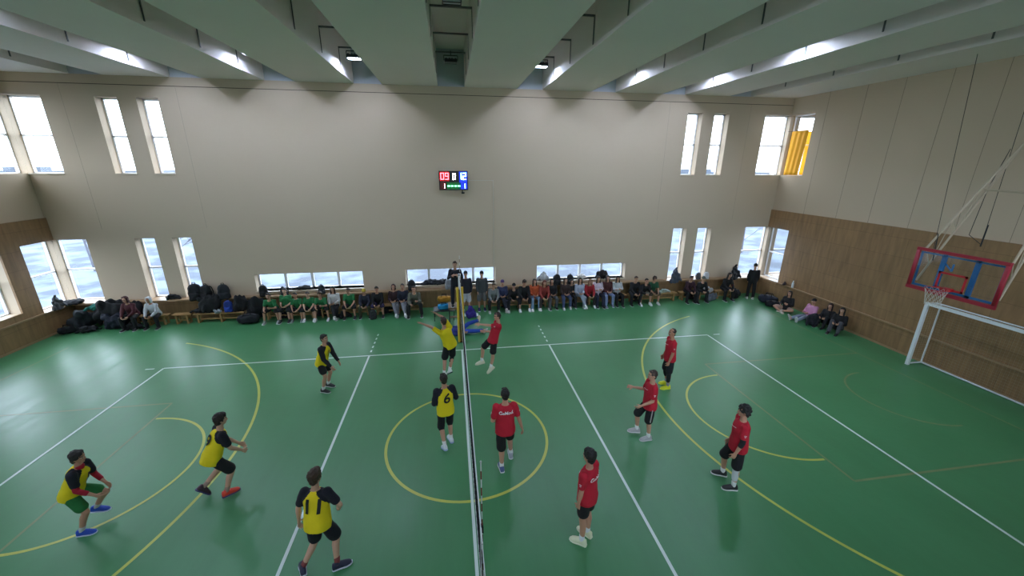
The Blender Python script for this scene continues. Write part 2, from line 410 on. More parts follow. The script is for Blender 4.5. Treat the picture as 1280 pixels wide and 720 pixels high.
bare_tree(-22.5, 24.5, 5.2, 1, 'bare leafless tree outside the left corner window')
bare_tree(-17.6, 23.6, 5, 2, 'bare leafless tree outside the narrow lower left windows')
bare_tree(22.5, 24.5, 5.0, 3, 'bare leafless tree outside the lower right corner window')
bare_tree(-24.5, 16.5, 5, 4, 'bare leafless tree outside the left wall window')

# ------------------------------------------------------------------ ceiling lamps and brackets
M_lampface = mat('lit_floodlight_face', 'cfdfff', .3, emit=LAMP); M_lampoff = mat('unlit_floodlight_glass', '9aa2a6', .25)
def lamp(x, y, lit, lab, grp=None):
    e = tag(empty('floodlight', (x, y, 9.1)), lab, 'ceiling light', grp)
    MB().box((-.2, -.16, .04), (.2, .16, .1)).box((-.17, -.12, .1), (-.13, .12, .13)).box((-.06, -.12, .1), (-.02, .12, .13)).box((.02, -.12, .1), (.06, .12, .13)).box((.13, -.12, .1), (.17, .12, .13)).build('housing', M_steel_dark, e)
    fr = MB().box((-.2, -.16, 0), (.2, -.14, .04)).box((-.2, .14, 0), (.2, .16, .04)).box((-.2, -.14, 0), (-.18, .14, .04)).box((.18, -.14, 0), (.2, .14, .04))
    if not lit: fr.box((-.18, -.01, -.002), (.18, .01, .03))
    fr.build('rim', M_steel_dark, e)
    MB().box((-.175, -.135, .012), (.175, .135, .03)).build('light_face', M_lampface if lit else M_lampoff, e)
    MB().path([(-.22, 0, .07), (-.22, 0, .22), (.22, 0, .22), (.22, 0, .07)], .012).tube((0, 0, .22), (0, 0, .36), .014).build('mounting_yoke', M_steel_dark, e)
def bracket(x, y, lab, grp, z=9.46):
    e = tag(empty('cable_bracket', (x, y, z)), lab, 'bracket', grp)
    MB().box((-.49, -.03, -.015), (.49, .03, .02)).build('perforated_bar', mat('grey_steel', '595d5e', .5, .3), e)
    for sx in (-1, 1): MB().box((sx*.478, -.02, -.62), (sx*.49, .02, -.015)).build('side_strap', mat('grey_steel', '595d5e', .5, .3), e)
nm = {-12: 'first', -9: 'second', -6: 'third', -3: 'fourth', 0: 'middle', 3: 'sixth', 6: 'seventh', 9: 'eighth', 12: 'last'}
for c in range(-12, 13, 3):
    if abs(c) < 12: lamp(c, 11.4, c != 0, ('unlit' if c == 0 else 'lit')+' white floodlight in the %s ceiling recess from the left, near the far wall' % nm[c])
    if c in (0,): lamp(c, 6.3, False, 'unlit black framed floodlight in the middle ceiling recess, nearer one')
    if c in (-9, 9): lamp(c, 7.6 if c > 0 else 7.0, True, 'lit floodlight in the %s ceiling recess from the left, nearer one' % nm[c])
    if c in (-9, -3, 3, 9): lamp(c, -1.0, True, 'added lit floodlight in the %s ceiling recess from the left, unseen, close to the near wall' % nm[c])  # unseen lamps added overhead to brighten the hall
    for y, wd in ((5.6, 'nearest'), (7.65, 'near'), (9.65, 'middle'), (11.62, 'far')):
        bracket(c, y, 'steel cable bracket across the %s ceiling recess from the left, %s of its row' % (nm[c], wd), 'cable brackets in the ceiling recesses')
#PART2

# ------------------------------------------------------------------ volleyball net and posts
M_net = mat('black_net_cord', '0c0d0f', .8); M_tape = mat('white_net_tape', 'd9dde0', .6)
net = tag(empty('volleyball_net', (0, 4.5, 0)), 'long black volleyball net with white tape across the middle of the green court', 'net')
def sag(y): return .025*math.sin(PI*(y+.2)/9.4)
mb = MB()
for k in range(0, 95):
    y = -.2+.1*k; mb.box((-.002, y-.0018-4.5, 1.45), (.002, y+.0018-4.5, 2.40))
for j in range(1, 10): mb.box((-.002, -4.7, 1.45+.1*j-.0018), (.002, 4.7, 1.45+.1*j+.0018))
mb.build('netting', M_net, net)
MB().box((-.006, -4.7, 2.37), (.006, 4.7, 2.44)).build('top_tape', M_tape, net)
MB().box((-.005, -4.7, 1.42), (.005, 4.7, 1.47)).build('bottom_tape', M_tape, net)
for y in (-4.5, 4.5): MB().box((-.008, y-.025, 1.43), (.008, y+.025, 2.43)).build('side_band', M_tape, net)
mb = MB(); mb.tube((0, -5.1, 2.42), (0, 5.2, 2.42), .005); mb.tube((0, -5.1, 1.45), (0, 5.2, 1.45), .004)
mb.build('cable', M_tape, net)
M_antr = mat('red_antenna_paint', '7e2a24', .5)
def antenna(y, lab):
    e = tag(empty('net_antenna', (.014, y, 1.43)), lab, 'antenna')
    mb = MB()
    for k in range(18): mb.tube((0, 0, .1*k), (0, 0, .1*k+.1), .006, n=8, mi=(k+1) % 2)
    mb.build('rod', [M_tape, M_antr], e); MB().tube((0, 0, 1.8), (0, 0, 1.815), .009).build('tip', M_tape, e)
    MB().box((-.012, -.02, .93), (.012, .02, 1.02)).build('clip', M_black, e)
antenna(0, 'red and white striped antenna on the net at the near sideline'); antenna(9, 'red and white striped antenna on the net at the far sideline, before the referee')
def post(y, sy_, lab):
    e = tag(empty('net_post', (0, y, 0)), lab, 'net post')
    MB().tube((0, 0, 0), (0, 0, 2.44), .042, n=16).tube((0, 0, 2.44), (0, 0, 2.47), .05, n=16).build('pole', M_white, e)
    MB().tube((0, 0, 0), (0, 0, .02), .12, n=20).build('floor_socket', M_steel_dark, e)
    mb = MB()
    for sx in (-1, 1):
        mb.loft([((sx*.078, -.02, z), (.042, 0, 0), (0, .10, 0)) for z in (.02, .05, 1.95, 1.99)], 14, power=4)
    mb.build('pad', M_yel, e)
    MB().box((-.03, -.13, .05), (.03, -.1, 1.95)).build('pad_lacing', mat('dark_olive_webbing', '5a4a18', .7), e)
    MB().tube((-.05, sy_*.05, 1.2), (.05, sy_*.05, 1.2), .03).tube((.05, sy_*.05, 1.2), (.13, sy_*.05, 1.12), .008).build('winch', M_steel_dark, e)
    MB().tube((-.03, -sy_*.03, 2.44), (.03, -sy_*.03, 2.44), .025).build('pulley', M_steel_dark, e)
post(9.7, 1, 'white net post in yellow padding at the far end of the net'); post(-.62, -1, 'white net post in yellow padding at the near end of the net')

# ------------------------------------------------------------------ football goal against the right wall
M_goal = mat('white_goal_paint', 'dfe4e8', .35)
g = tag(empty('handball_goal', (13.93, 4.5, 0)), 'white framed small football goal with net standing against the right wall', 'goal')
hw = 1.56
for sy_ in (1, -1): MB().box((-.04, sy_*hw-.04, 0), (.04, sy_*hw+.04, 2.08)).build('goal_post', M_goal, g)
MB().box((-.04, -hw+.04, 2.0), (.04, hw-.04, 2.08)).build('crossbar', M_goal, g)
for sy_ in (1, -1):
    mb = MB()
    mb.tube((.04, sy_*hw, .04), (.52, sy_*hw, .04), .024); mb.tube((.52, sy_*hw, .04), (.52, sy_*hw, 1.95), .022); mb.path([(.52, sy_*hw, 1.95), (.3, sy_*hw, 2.04), (.04, sy_*hw, 2.04)], .022)
    mb.build('side_frame', M_goal, g)
MB().tube((.52, -hw, .04), (.52, hw, .04), .028).build('ground_bar', M_goal, g)
MB().tube((.3, -hw, 2.05), (.3, hw, 2.05), .02).build('rear_top_bar', M_goal, g)
mb = MB()
for k in range(40):
    y = -hw+.02+k*(2*hw-.04)/39; mb.path([(.5, y, .05), (.5, y, 1.95), (.06, y, 2.03)], .0016, n=3)
for j in range(24): mb.tube((.5, -hw, .1+j*.08), (.5, hw, .1+j*.08), .0016, n=3)
for j in range(5): mb.tube((.1+j*.08, -hw, 2.03-.02*j), (.1+j*.08, hw, 2.03-.02*j), .0016, n=3)
for sy_ in (1, -1):
    for j in range(24): mb.tube((.05, sy_*hw, .1+j*.08), (.5, sy_*hw, .1+j*.08), .0016, n=3)
    for j in range(5): mb.tube((.08+j*.09, sy_*hw, .05), (.08+j*.09, sy_*hw, 2.0), .0016, n=3)
mb.build('goal_net', mat('tan_net_cord', 'a79a86', .8), g)

# ------------------------------------------------------------------ hanging basketball backboard
M_bred = mat('red_backboard_padding', '9c1f33', .5); M_bblue = mat('blue_steel', '2f73ad', .45, .2); M_truss = mat('cream_truss_paint', 'b3a48c', .5)
h = tag(empty('basketball_hoop', (12.2, 4.6, 2.86)), 'clear basketball backboard with red padded edge hung from a steel truss', 'basketball hoop')
W2 = .9; H = 1.03
mb = MB()
mb.loft([((0, -W2, z), (.03, 0, 0), (0, .045, 0)) for z in (0, H)], 12, power=4); mb.loft([((0, W2, z), (.03, 0, 0), (0, .045, 0)) for z in (0, H)], 12, power=4)
mb.box((-.03, -W2-.04, -.045), (.03, W2+.04, .045)).box((-.03, -W2-.04, H-.03), (.03, W2+.04, H+.045))
mb.build('edge_padding', M_bred, h)
MB().add([(0, -W2, 0), (0, W2, 0), (0, W2, H), (0, -W2, H)], [(0, 1, 2, 3)]).build('board_glass', M_glass, h)
MB().box((-.036, -.3, .13), (-.028, .3, .18)).box((-.036, -.3, .52), (-.028, .3, .57)).box((-.036, -.3, .13), (-.028, -.25, .57)).box((-.036, .25, .13), (-.028, .3, .57)).build('target_square', mat('red_square_paint', 'b5202c', .5), h)
mb = MB()
for y in (-.34, .34): mb.box((.05, y-.05, .02), (.09, y+.05, H))
mb.box((.05, -.86, .05), (.08, .86, .1)).box((.05, -.86, H-.1), (.08, .86, H-.06)).box((.04, -.86, .05), (.07, -.82, H-.06)).box((.04, .82, .05), (.07, .86, H-.06))
mb.tube((.07, .12, .6), (.07, .34, .8), .02).tube((.07, .12, .6), (.07, .12, .78), .02); mb.build('steel_carrier', M_bblue, h)
mb = MB(); rp_ = ring_pts(-.38, 0, .225, 0, 2*PI, 28); mb.path([(x, y, .19) for x, y in rp_], .009)
mb.box((-.16, -.09, .12), (0, .09, .195)).tube((-.17, -.08, .19), (-.3, -.17, .19), .008).tube((-.17, .08, .19), (-.3, .17, .19), .008)
rim = mb.build('rim', mat('red_rim_paint', 'b32028', .4), h)
mb = MB(); n = 12
for k in range(n):
    for s_ in (1, -1):
        pts = []
        for j in range(6):
            a = 2*PI*k/n+s_*j*PI/n; r = .22-.085*(j/5)**.7; pts.append((-.38+r*math.cos(a), r*math.sin(a), .185-.085*j))
        mb.path(pts, .0035, n=4)
mb.build('hoop_net', mat('white_cord', 'c9c5bb', .8), rim)
# truss arms: two pairs of tubes rising to the ceiling behind the board
def P(x, y, z): return Vector((x-12.2, y-4.6, z-2.86))
def truss(name, A, B, brace=None):
    mb = MB(); k = 12
    for a, b in (A, B): mb.tube(a, b, .026)
    for i in range(k):
        p = A if i % 2 else B; q = B if i % 2 else A
        mb.tube(p[0].lerp(p[1], i/k), q[0].lerp(q[1], (i+1)/k), .010)
    if brace: mb.tube(*brace, .024)
    mb.build(name, M_truss, h)
truss('left_truss', (P(12.32, 5.44, 3.02), P(13.82, 4.45, 8.7)), (P(12.32, 5.44, 3.91), P(13.95, 4.3, 8.7)), (P(12.92, 5.03, 5.45), P(12.92, 1.6, 5.3)))
truss('right_truss', (P(12.32, 3.72, 3.02), P(13.82, 3.75, 8.7)), (P(12.32, 3.72, 3.91), P(13.95, 3.9, 8.7)))
mb = MB(); mb.tube(P(12.4, 5.33, 3.9), P(13.2, 6.3, 8.72), .006); mb.tube(P(12.42, 5.35, 4.3), P(12.45, 5.3, 3.6), .012)
mb.tube(P(13.1, 4.85, 4.2), P(13.1, 5.0, 8.72), .006); mb.tube(P(13.1, 4.85, 4.05), P(13.1, 4.85, 4.6), .016); mb.path([P(13.1, 4.85, 4.1), P(13.1, 5.15, 4.3), P(13.1, 5.1, 5.5), P(13.1, 4.95, 6.4)], .007)
mb.build('suspension_cable', M_steel_dark, h)

# ------------------------------------------------------------------ scoreboard on the far wall
sb = tag(empty('scoreboard', (-.04, YF-.12, 4.99)), 'small electronic scoreboard with glowing digits reading 09 and 12 high on the far wall', 'scoreboard')
MB().box((-.55, 0, 0), (.55, .1, .71)).box((-.57, -.012, -.015), (.57, 0, .0)).box((-.57, -.012, .71), (.57, 0, .725)).box((-.57, -.012, 0), (-.55, 0, .71)).box((.55, -.012, 0), (.57, 0, .71)).build('case', M_black, sb)
def led(hexc, e): return mat('led_'+hexc, hexc, .4, emit=e)
for x0, x1, z0, z1, c, e_ in ((-.54, -.17, .33, .70, '8c0f18', .35), (-.54, -.30, .02, .30, '4a0c12', .15), (-.28, .28, .02, .28, '0b5c28', .3), (.22, .54, .02, .70, '1430c8', .55), (-.14, .2, .33, .7, '15171c', 0)):
    MB().box((x0, -.004, z0), (x1, 0, z1)).build('display_panel', led(c, e_) if e_ else M_black, sb)
SEG = {'0': 'abcdef', '1': 'bc', '2': 'abged', '9': 'abcdfg', '8': 'abcdefg'}
def digit(ch, x, z, wd, ht, m_):
    t = .028*ht/.26; mb = MB(); h2 = ht/2
    q = {'a': (0, ht-t, wd, ht), 'd': (0, 0, wd, t), 'g': (0, h2-t/2, wd, h2+t/2), 'f': (0, h2, t, ht), 'e': (0, 0, t, h2), 'b': (wd-t, h2, wd, ht), 'c': (wd-t, 0, wd, h2)}
    for s_ in SEG[ch]:
        a, b, c, d = q[s_]; mb.box((x+a, -.012, z+b), (x+c, -.004, z+d))
    mb.build('digit', m_, sb)
lr, lw, lb, lg = led('ff4a55', 6), led('ffffff', 7), led('9fd4ff', 7), led('5dff8a', 5)
digit('0', -.51, .39, .14, .26, lr); digit('9', -.33, .39, .14, .26, lr); digit('0', -.03, .40, .11, .22, lw); digit('1', .18, .39, .14, .26, lb); digit('2', .36, .39, .14, .26, lb)
digit('1', -.45, .05, .1, .19, led('ff9aa8', 6)); digit('1', .34, .05, .12, .19, lb)
for k in range(4): MB().box((-.245+k*.135, -.012, .12), (-.15+k*.135, -.004, .17)).build('indicator', lg, sb)
MB().tube((.34, .04, -.12), (.34, .04, 0), .02).box((.3, 0, -.16), (.42, .08, -.1)).build('receiver', M_steel_dark, sb)
MB().box((.62-.04, -.02+.115, .345), (1.60, .118, .37)).box((1.58, .09, -3.3), (1.61, .118, .37)).build('cable_duct', mat('pale_cable_duct', 'c4bba8', .6), sb)

# ------------------------------------------------------------------ yellow curtain in the right corner window
cu = tag(empty('curtain', (XW-.05, 12.68, 5.6)), 'yellow cloth curtain hanging in the upper corner window of the right wall', 'curtain')
nn = 26; pts = []
for j in range(14):
    z = 1.8*(1-j/13)
    for i in range(nn+1):
        y = .44-.82*i/nn*(1-.06*j/13)+.03*j/13; pts.append((.011*math.sin(i*.8+.15*j)-.0, y, z))
fs = [(j*(nn+1)+i, j*(nn+1)+i+1, (j+1)*(nn+1)+i+1, (j+1)*(nn+1)+i) for j in range(13) for i in range(nn)]
mb = MB(); mb.add(pts, fs, 0, True); c_ = mb.build('cloth', mat('yellow_curtain_cloth', 'f0a80c', .8), cu)
sol = c_.modifiers.new('thickness', 'SOLIDIFY'); sol.thickness = .004
MB().tube((0, -.52, 1.81), (0, .68, 1.81), .008).build('curtain_rod', M_steel_dark, cu)
#PART3

# ------------------------------------------------------------------ people
UP = Vector((0, 0, 1))
SKIN = ['b98a72', 'c39a82', 'a9785f']
def skin(i=0): return mat('skin', SKIN[i % 3], .55)
M_eye = mat('eye_white', 'd8d5cf', .3); M_dark = mat('dark_iris_and_brow', '1c1512', .5); M_lip = mat('lips', '9b5a50', .5)
def nrm(v): v = Vector(v); return v.normalized()
class Fig:
    """joint positions of one person; directions are (right, forward, up) of the facing"""
    def __init__(s, H=1.76, yaw=0., torso=(0, 0, 1), twist=0., head=(0, 0, 1), look=(0, 1, 0), ua=((-.2, 0, -1), (.2, 0, -1)), fa=((-.1, .15, -1), (.1, .15, -1)),
                 th=((0, 0, -1), (0, 0, -1)), sh=((0, 0, -1), (0, 0, -1)), foot=((0, 1, 0), (0, 1, 0)), hand=None, curl=.35, build=1.):
        k = s.k = H/1.78; s.b = build
        s.f0 = Vector((math.cos(yaw), math.sin(yaw), 0)); s.r0 = Vector((math.sin(yaw), -math.cos(yaw), 0))
        D = s.D = lambda v: nrm(s.r0*v[0]+s.f0*v[1]+UP*v[2])
        s.T = D(torso); rt = Matrix.Rotation(twist, 3, 'Z') @ s.r0
        s.R = nrm(rt-s.T*rt.dot(s.T)); s.F = s.T.cross(s.R)
        s.pel = Vector((0, 0, 0)); s.nk = s.T*.515*k
        hd = D(head); s.hz = hd; s.neck1 = s.nk+hd*.09*k; lk = D(look); s.hf = nrm(lk-hd*lk.dot(hd)); s.hr = s.hf.cross(s.hz); s.hc = s.nk+hd*.20*k+s.hf*.012*k
        s.sh = [s.T*.465*k+s.R*x*.165*k for x in (-1, 1)]
        s.el = [s.sh[i]+D(ua[i])*.285*k for i in (0, 1)]; s.wr = [s.el[i]+D(fa[i])*.25*k for i in (0, 1)]
        s.hd = [D((hand or fa)[i]) for i in (0, 1)]
        s.hip = [s.r0*x*.088*k for x in (-1, 1)]
        s.kn = [s.hip[i]+D(th[i])*.43*k for i in (0, 1)]; s.an = [s.kn[i]+D(sh[i])*.41*k for i in (0, 1)]
        s.ft = [D(foot[i]) for i in (0, 1)]; s.curl = curl
        s.sole = min(min(a.z+f.z*.19*k for a, f in zip(s.an, s.ft)), min(a.z for a in s.an))-.085*k
    def shift(s, d):
        d = Vector(d)
        for n in ('pel', 'nk', 'neck1', 'hc'): setattr(s, n, getattr(s, n)+d)
        for n in ('sh', 'el', 'wr', 'hip', 'kn', 'an'): setattr(s, n, [x+d for x in getattr(s, n)])
        return s
    # rings up the trunk: h along the torso, half width, half depth, forward shift
    def trunk(s, rows, grow=0.):
        k = s.k
        return [(s.pel+s.T*h*k+s.F*f*k, s.R*(w_*s.b+grow)*k, s.F*(d*s.b+grow)*k) for h, w_, d, f in rows]
def head_shapes(mb, s):
    k = s.k; c, r, f, z = s.hc, s.hr*k, s.hf*k, s.hz*k
    mb.ball(c+z*.012, r*.077, f*.096, z*.108, 18)
    mb.ball(c+f*.030-z*.055, r*.056, f*.056, z*.06, 14)           # jaw
    mb.ball(c+f*.062-z*.096, r*.024, f*.020, z*.016, 10)          # chin
    mb.ball(c+f*.088-z*.022, r*.013, f*.020, z*.024, 10); mb.ball(c+f*.102-z*.034, r*.016, f*.014, z*.011, 10)   # nose
    mb.ball(c+f*.080+z*.022, r*.052, f*.014, z*.010, 12)          # brow
    mb.ball(c+f*.086-z*.062, r*.024, f*.010, z*.010, 10)          # mouth
    for x in (-1, 1):
        mb.ball(c+r*.077*x-z*.012-f*.004, r*.010, f*.020, z*.032, 10); mb.ball(c+r*.036*x+f*.060-z*.028, r*.024, f*.022, z*.02, 10)
    mb.cap(s.nk-s.hz*.03*k-s.F*.006, s.neck1+s.hz*.02*k, .058*k, .052*k)
def hand_shapes(mb, s, i, curl=None):
    """palm, four bent fingers of unequal length and a thumb leaving the side of the palm"""
    k = s.k*1.04; w_ = s.wr[i]; d = s.hd[i]; inn = (s.pel+s.T*.25-w_); inn = inn-d*inn.dot(d)
    n = nrm(inn) if inn.length > .01 else nrm(s.F-d*s.F.dot(d)); a = nrm(d.cross(n))
    if a.dot(s.F) < 0: a = -a                                      # thumb side forward
    curl = s.curl if curl is None else curl
    mb.loft([(w_, a*.026*k, n*.018*k), (w_+d*.03*k, a*.036*k, n*.016*k), (w_+d*.085*k, a*.041*k, n*.014*k), (w_+d*.095*k, a*.036*k, n*.010*k)], 14, power=2.6)
    for j, (o, L) in enumerate(((.031, .072), (.0105, .080), (-.0105, .075), (-.031, .060))):
        p = w_+d*.088*k+a*o*k; dd = nrm(d+n*curl+a*o*2.5); q = p+dd*L*.5*k; d2 = nrm(dd+n*curl*1.3); e = q+d2*L*.5*k
        mb.cap(p, q, .0090*k, .0085*k, 8); mb.cap(q, e, .0085*k, .0072*k, 8)
    p = w_+d*.028*k+a*.030*k; q = p+nrm(d*.8+a*.75+n*.35)*.042*k; e = q+nrm(d+a*.25+n*.4)*.034*k
    mb.cap(p, q, .0125*k, .011*k, 8); mb.cap(q, e, .0105*k, .008*k, 8)
def body_mesh(s, voxel, hands=True):
    mb = MB(); k = s.k
    mb.loft(s.trunk([(-.10, .05, .05, 0), (-.06, .135, .095, 0), (.02, .160, .112, 0), (.12, .142, .10, 0), (.22, .132, .092, .005), (.34, .152, .108, .008), (.42, .165, .10, 0), (.475, .12, .075, -.005), (.525, .05, .05, -.005)]), 22)
    head_shapes(mb, s)
    for i in (0, 1):
        mb.ball(s.sh[i], .062*k); mb.cap(s.sh[i], s.el[i], .050*k, .039*k); m_ = s.el[i].lerp(s.wr[i], .28); mb.cap(s.el[i], m_, .039*k, .040*k); mb.cap(m_, s.wr[i], .040*k, .025*k)
        mb.cap(s.hip[i]+s.T*.02, s.kn[i], .084*k, .054*k); c_ = s.kn[i].lerp(s.an[i], .3)-s.calf(i)*.014*k; mb.cap(s.kn[i], c_, .052*k, .056*k); mb.cap(c_, s.an[i], .055*k, .034*k)
        mb.cap(s.an[i]-UP*0, s.an[i]+s.ft[i]*.10*k+s.footdown(i)*.048*k, .030*k, .018*k)
        hand_shapes(mb, s, i)
    me = remesh(mb, voxel, 3)
    mats = [skin(0), M_eye, M_dark, M_lip]
    for m_ in mats: me.materials.append(m_)
    mi = np.zeros(len(me.polygons), dtype=np.int32)
    C_ = np.zeros(len(me.polygons)*3); me.polygons.foreach_get('center', C_); C_ = C_.reshape(-1, 3)-np.array(s.hc)
    x = np.abs(C_ @ np.array(s.hr))/k; y = C_ @ np.array(s.hf)/k; z = C_ @ np.array(s.hz)/k
    fr = y > .05
    mi[fr & (((x-.032)/.017)**2+((z-.0)/.0085)**2 < 1)] = 1
    mi[fr & (((x-.032)/.008)**2+((z-.0)/.008)**2 < 1)] = 2
    mi[fr & (np.abs(x-.033) < .022) & (np.abs(z-.024) < .006)] = 2
    mi[fr & (((x)/.026)**2+((z+.062)/.009)**2 < 1)] = 3
    me.polygons.foreach_set('material_index', mi); return me
def _calf(s, i):
    d = nrm(s.an[i]-s.kn[i]); f = s.ft[i]-d*s.ft[i].dot(d); return nrm(f) if f.length > .05 else s.f0
Fig.calf = _calf
def _fd(s, i):
    f = s.ft[i]; d = -(UP-f*UP.dot(f)); leg = nrm(s.an[i]-s.kn[i]); leg = leg-f*leg.dot(f)
    if leg.length > .25: return nrm(nrm(leg)*.7+nrm(d)*.3) if f.z > -.85 else nrm(leg)
    return nrm(d)
Fig.footdown = _fd
def shirt_mesh(s, sleeve, voxel, loose=.018, hem=-.10, upper_extra=0.):
    """sleeve: 0 none, .6 short, 2 to the wrist"""
    mb = MB(); k = s.k; g_ = loose
    lean = abs(s.T.z) < .5
    rows = [(hem+.004, .01, .01, .004), (hem+.002, .09, .07, .004), (hem, .164, .128, .004), (hem+.03, .168, .131, .004), (.02, .169, .128, .004), (.12, .158, .118, .006), (.22, .152, .110, .008), (.34, .160, .114, .008), (.42, .167, .104, 0), (.48, .118, .078, -.004), (.512, .060, .056, -.004)]
    mb.loft(s.trunk(rows, g_), 24)
    for i in (0, 1):
        mb.ball(s.sh[i], (.066+g_*.5+upper_extra)*k)
        if sleeve > 0: t = min(sleeve, 1.); e = s.sh[i].lerp(s.el[i], t); mb.cap(s.sh[i], e, (.060+g_*.6)*k, (.050+g_*.6)*k)
        if sleeve > 1: mb.cap(s.el[i], s.el[i].lerp(s.wr[i], .93), (.049+g_*.5)*k, (.036+g_*.5)*k)
    return remesh(mb, voxel, 3, (.010, 9, 1.))
def shorts_mesh(s, t, voxel, loose=.02, drop=True):
    """t: how far down the thigh; 2 = trousers to the ankle"""
    mb = MB(); k = s.k
    mb.loft(s.trunk([(-.09, .07, .08, 0), (-.05, .140, .104, 0), (.02, .150, .108, 0), (.08, .135, .098, 0)], loose*.4), 22)
    for i in (0, 1):
        e = s.hip[i].lerp(s.kn[i], min(t, 1)); mb.cap(s.hip[i]-s.T*.0, e, (.080+loose*.6)*k, ((.078 if t < 1 else .06)+loose)*k)
        if t > 1: mb.cap(s.kn[i], s.kn[i].lerp(s.an[i], .95 if t >= 2 else t-1), (.06+loose)*k, (.044+loose)*k)
    return remesh(mb, voxel, 3, (.007, 8, 4.))
def shoe_mesh(s, i, voxel=None):
    k = s.k; a = s.an[i]; f = s.ft[i]; dn = -(UP-f*UP.dot(f)).normalized() if abs(f.z) < .97 else _fd(s, i)
    leg = nrm(s.an[i]-s.kn[i]); dn2 = nrm(dn) if leg.dot(nrm(dn)) > -.2 else -nrm(dn)
    dn = nrm(dn2); sd = nrm(f.cross(dn)); b = a+dn*.075*k; f = f*.94
    mb = MB()
    up_ = [(-.085, .024, .05, .0), (-.07, .040, .105, .0), (-.02, .043, .115, .0), (.03, .044, .105, 0), (.08, .050, .085, 0), (.13, .053, .062, 0), (.18, .044, .045, 0), (.21, .022, .025, 0)]
    mb.loft([(b+f*x*k-dn*hh*k*.42, sd*w_*k, dn*hh*.55*k) for x, w_, hh, _ in up_], 14, mi=0, power=2.4)
    mb.loft([(b+f*x*k+dn*.004*k, sd*(w_+.003)*k, dn*.016*k) for x, w_ in ((-.092, .024), (-.075, .042), (-.02, .044), (.04, .046), (.09, .055), (.14, .057), (.19, .046), (.22, .02))], 14, mi=1, power=3)
    mb.cap(a-dn*.02*k, a+dn*.045*k, .040*k, .040*k)
    return mb
def head_local(s, mb_fn):
    return mb_fn
def hair_mesh(s, kind, voxel=.011):
    mb = MB(); k = s.k; c, r, f, z = s.hc, s.hr*k, s.hf*k, s.hz*k; disp = (.012, 30, 3.)
    if kind in ('short', 'curly', 'mop', 'long', 'buzz'):
        g_ = {'short': 0, 'curly': .012, 'mop': .008, 'long': .004, 'buzz': -.006}[kind]
        mb.ball(c-f*.016+z*.030, r*(.084+g_), f*(.094+g_), z*(.100+g_), 18)
        mb.ball(c-f*.040-z*.028, r*(.068+g_), f*(.052+g_), z*(.072+g_), 14)
        if kind != 'buzz': mb.ball(c+f*.050+z*.090, r*.060, f*.040, z*(.026+g_), 12)
        if kind in ('mop', 'curly'): mb.ball(c+f*.062+z*.062, r*.062, f*.03, z*.03, 12); mb.ball(c-f*.055-z*.065, r*.062, f*.04, z*.045, 12)
        if kind == 'curly': disp = (.03, 28, 3.)
        if kind == 'long':
            for x in (-1, 1): mb.cap(c+r*.072*x-f*.01+z*.03, c+r*.085*x+f*.02-z*.22, .032*k, .026*k); 
            mb.cap(c-f*.07, c-f*.085-z*.24, .06*k, .05*k)
    elif kind == 'beanie':
        mb.ball(c-f*.008+z*.042, r*.088, f*.100, z*.098, 18); mb.loft([(c+z*h_-f*.004, r*w_, f*(w_+.012)) for h_, w_ in ((.018, .085), (.022, .092), (.055, .092), (.06, .085))], 20); disp = (.004, 20, 2.)
    elif kind == 'cap':
        mb.ball(c-f*.008+z*.040, r*.086, f*.098, z*.092, 18); mb.ball(c+f*.12+z*.052, r*.060, f*.065, z*.010, 16); disp = None
    elif kind == 'hood':
        mb.ball(c-f*.030+z*.022, r*.100, f*.096, z*.122, 18); mb.ball(c-f*.035-z*.08, r*.095, f*.085, z*.07, 16); disp = (.008, 18, 2.)
        for x in (-1, 1): mb.cap(c+r*.085*x+f*.025+z*.05, c+r*.080*x+f*.03-z*.10, .02*k, .024*k)
        mb.cap(c+r*.06+f*.03+z*.115, c-r*.06+f*.03+z*.115, .022*k, .022*k)
    return remesh(mb, voxel, 2, disp)
def assign(me, mats, fn=None):
    me.materials.clear()
    for m_ in mats: me.materials.append(m_)
    if fn is not None:
        C_ = np.zeros(len(me.polygons)*3); me.polygons.foreach_get('center', C_); me.polygons.foreach_set('material_index', fn(C_.reshape(-1, 3)).astype(np.int32))
    return me
def segdist(P_, a, b):
    a, b = np.array(a), np.array(b); d = b-a; t = np.clip(((P_-a) @ d)/(d @ d), 0, 1); return np.linalg.norm(P_-(a+t[:, None]*d), axis=1), t
def raglan(s, long=False, lower=None):
    def fn(P_):
        Q = P_-np.array(s.pel); x = np.abs(Q @ np.array(s.R))/s.k; h_ = Q @ np.array(s.T)/s.k
        m_ = (h_ > .30) & (x > .055+(.50-h_)*.75)
        for i in (0, 1):
            d, t = segdist(P_, s.sh[i], s.el[i]); d2, _ = segdist(P_, s.el[i], s.wr[i])
            m_ |= (d < .085*s.k) & (x > .125) & (t > .05)
            if long: m_ |= (d2 < .07*s.k)
        return np.where(m_, 1, 0)
    return fn
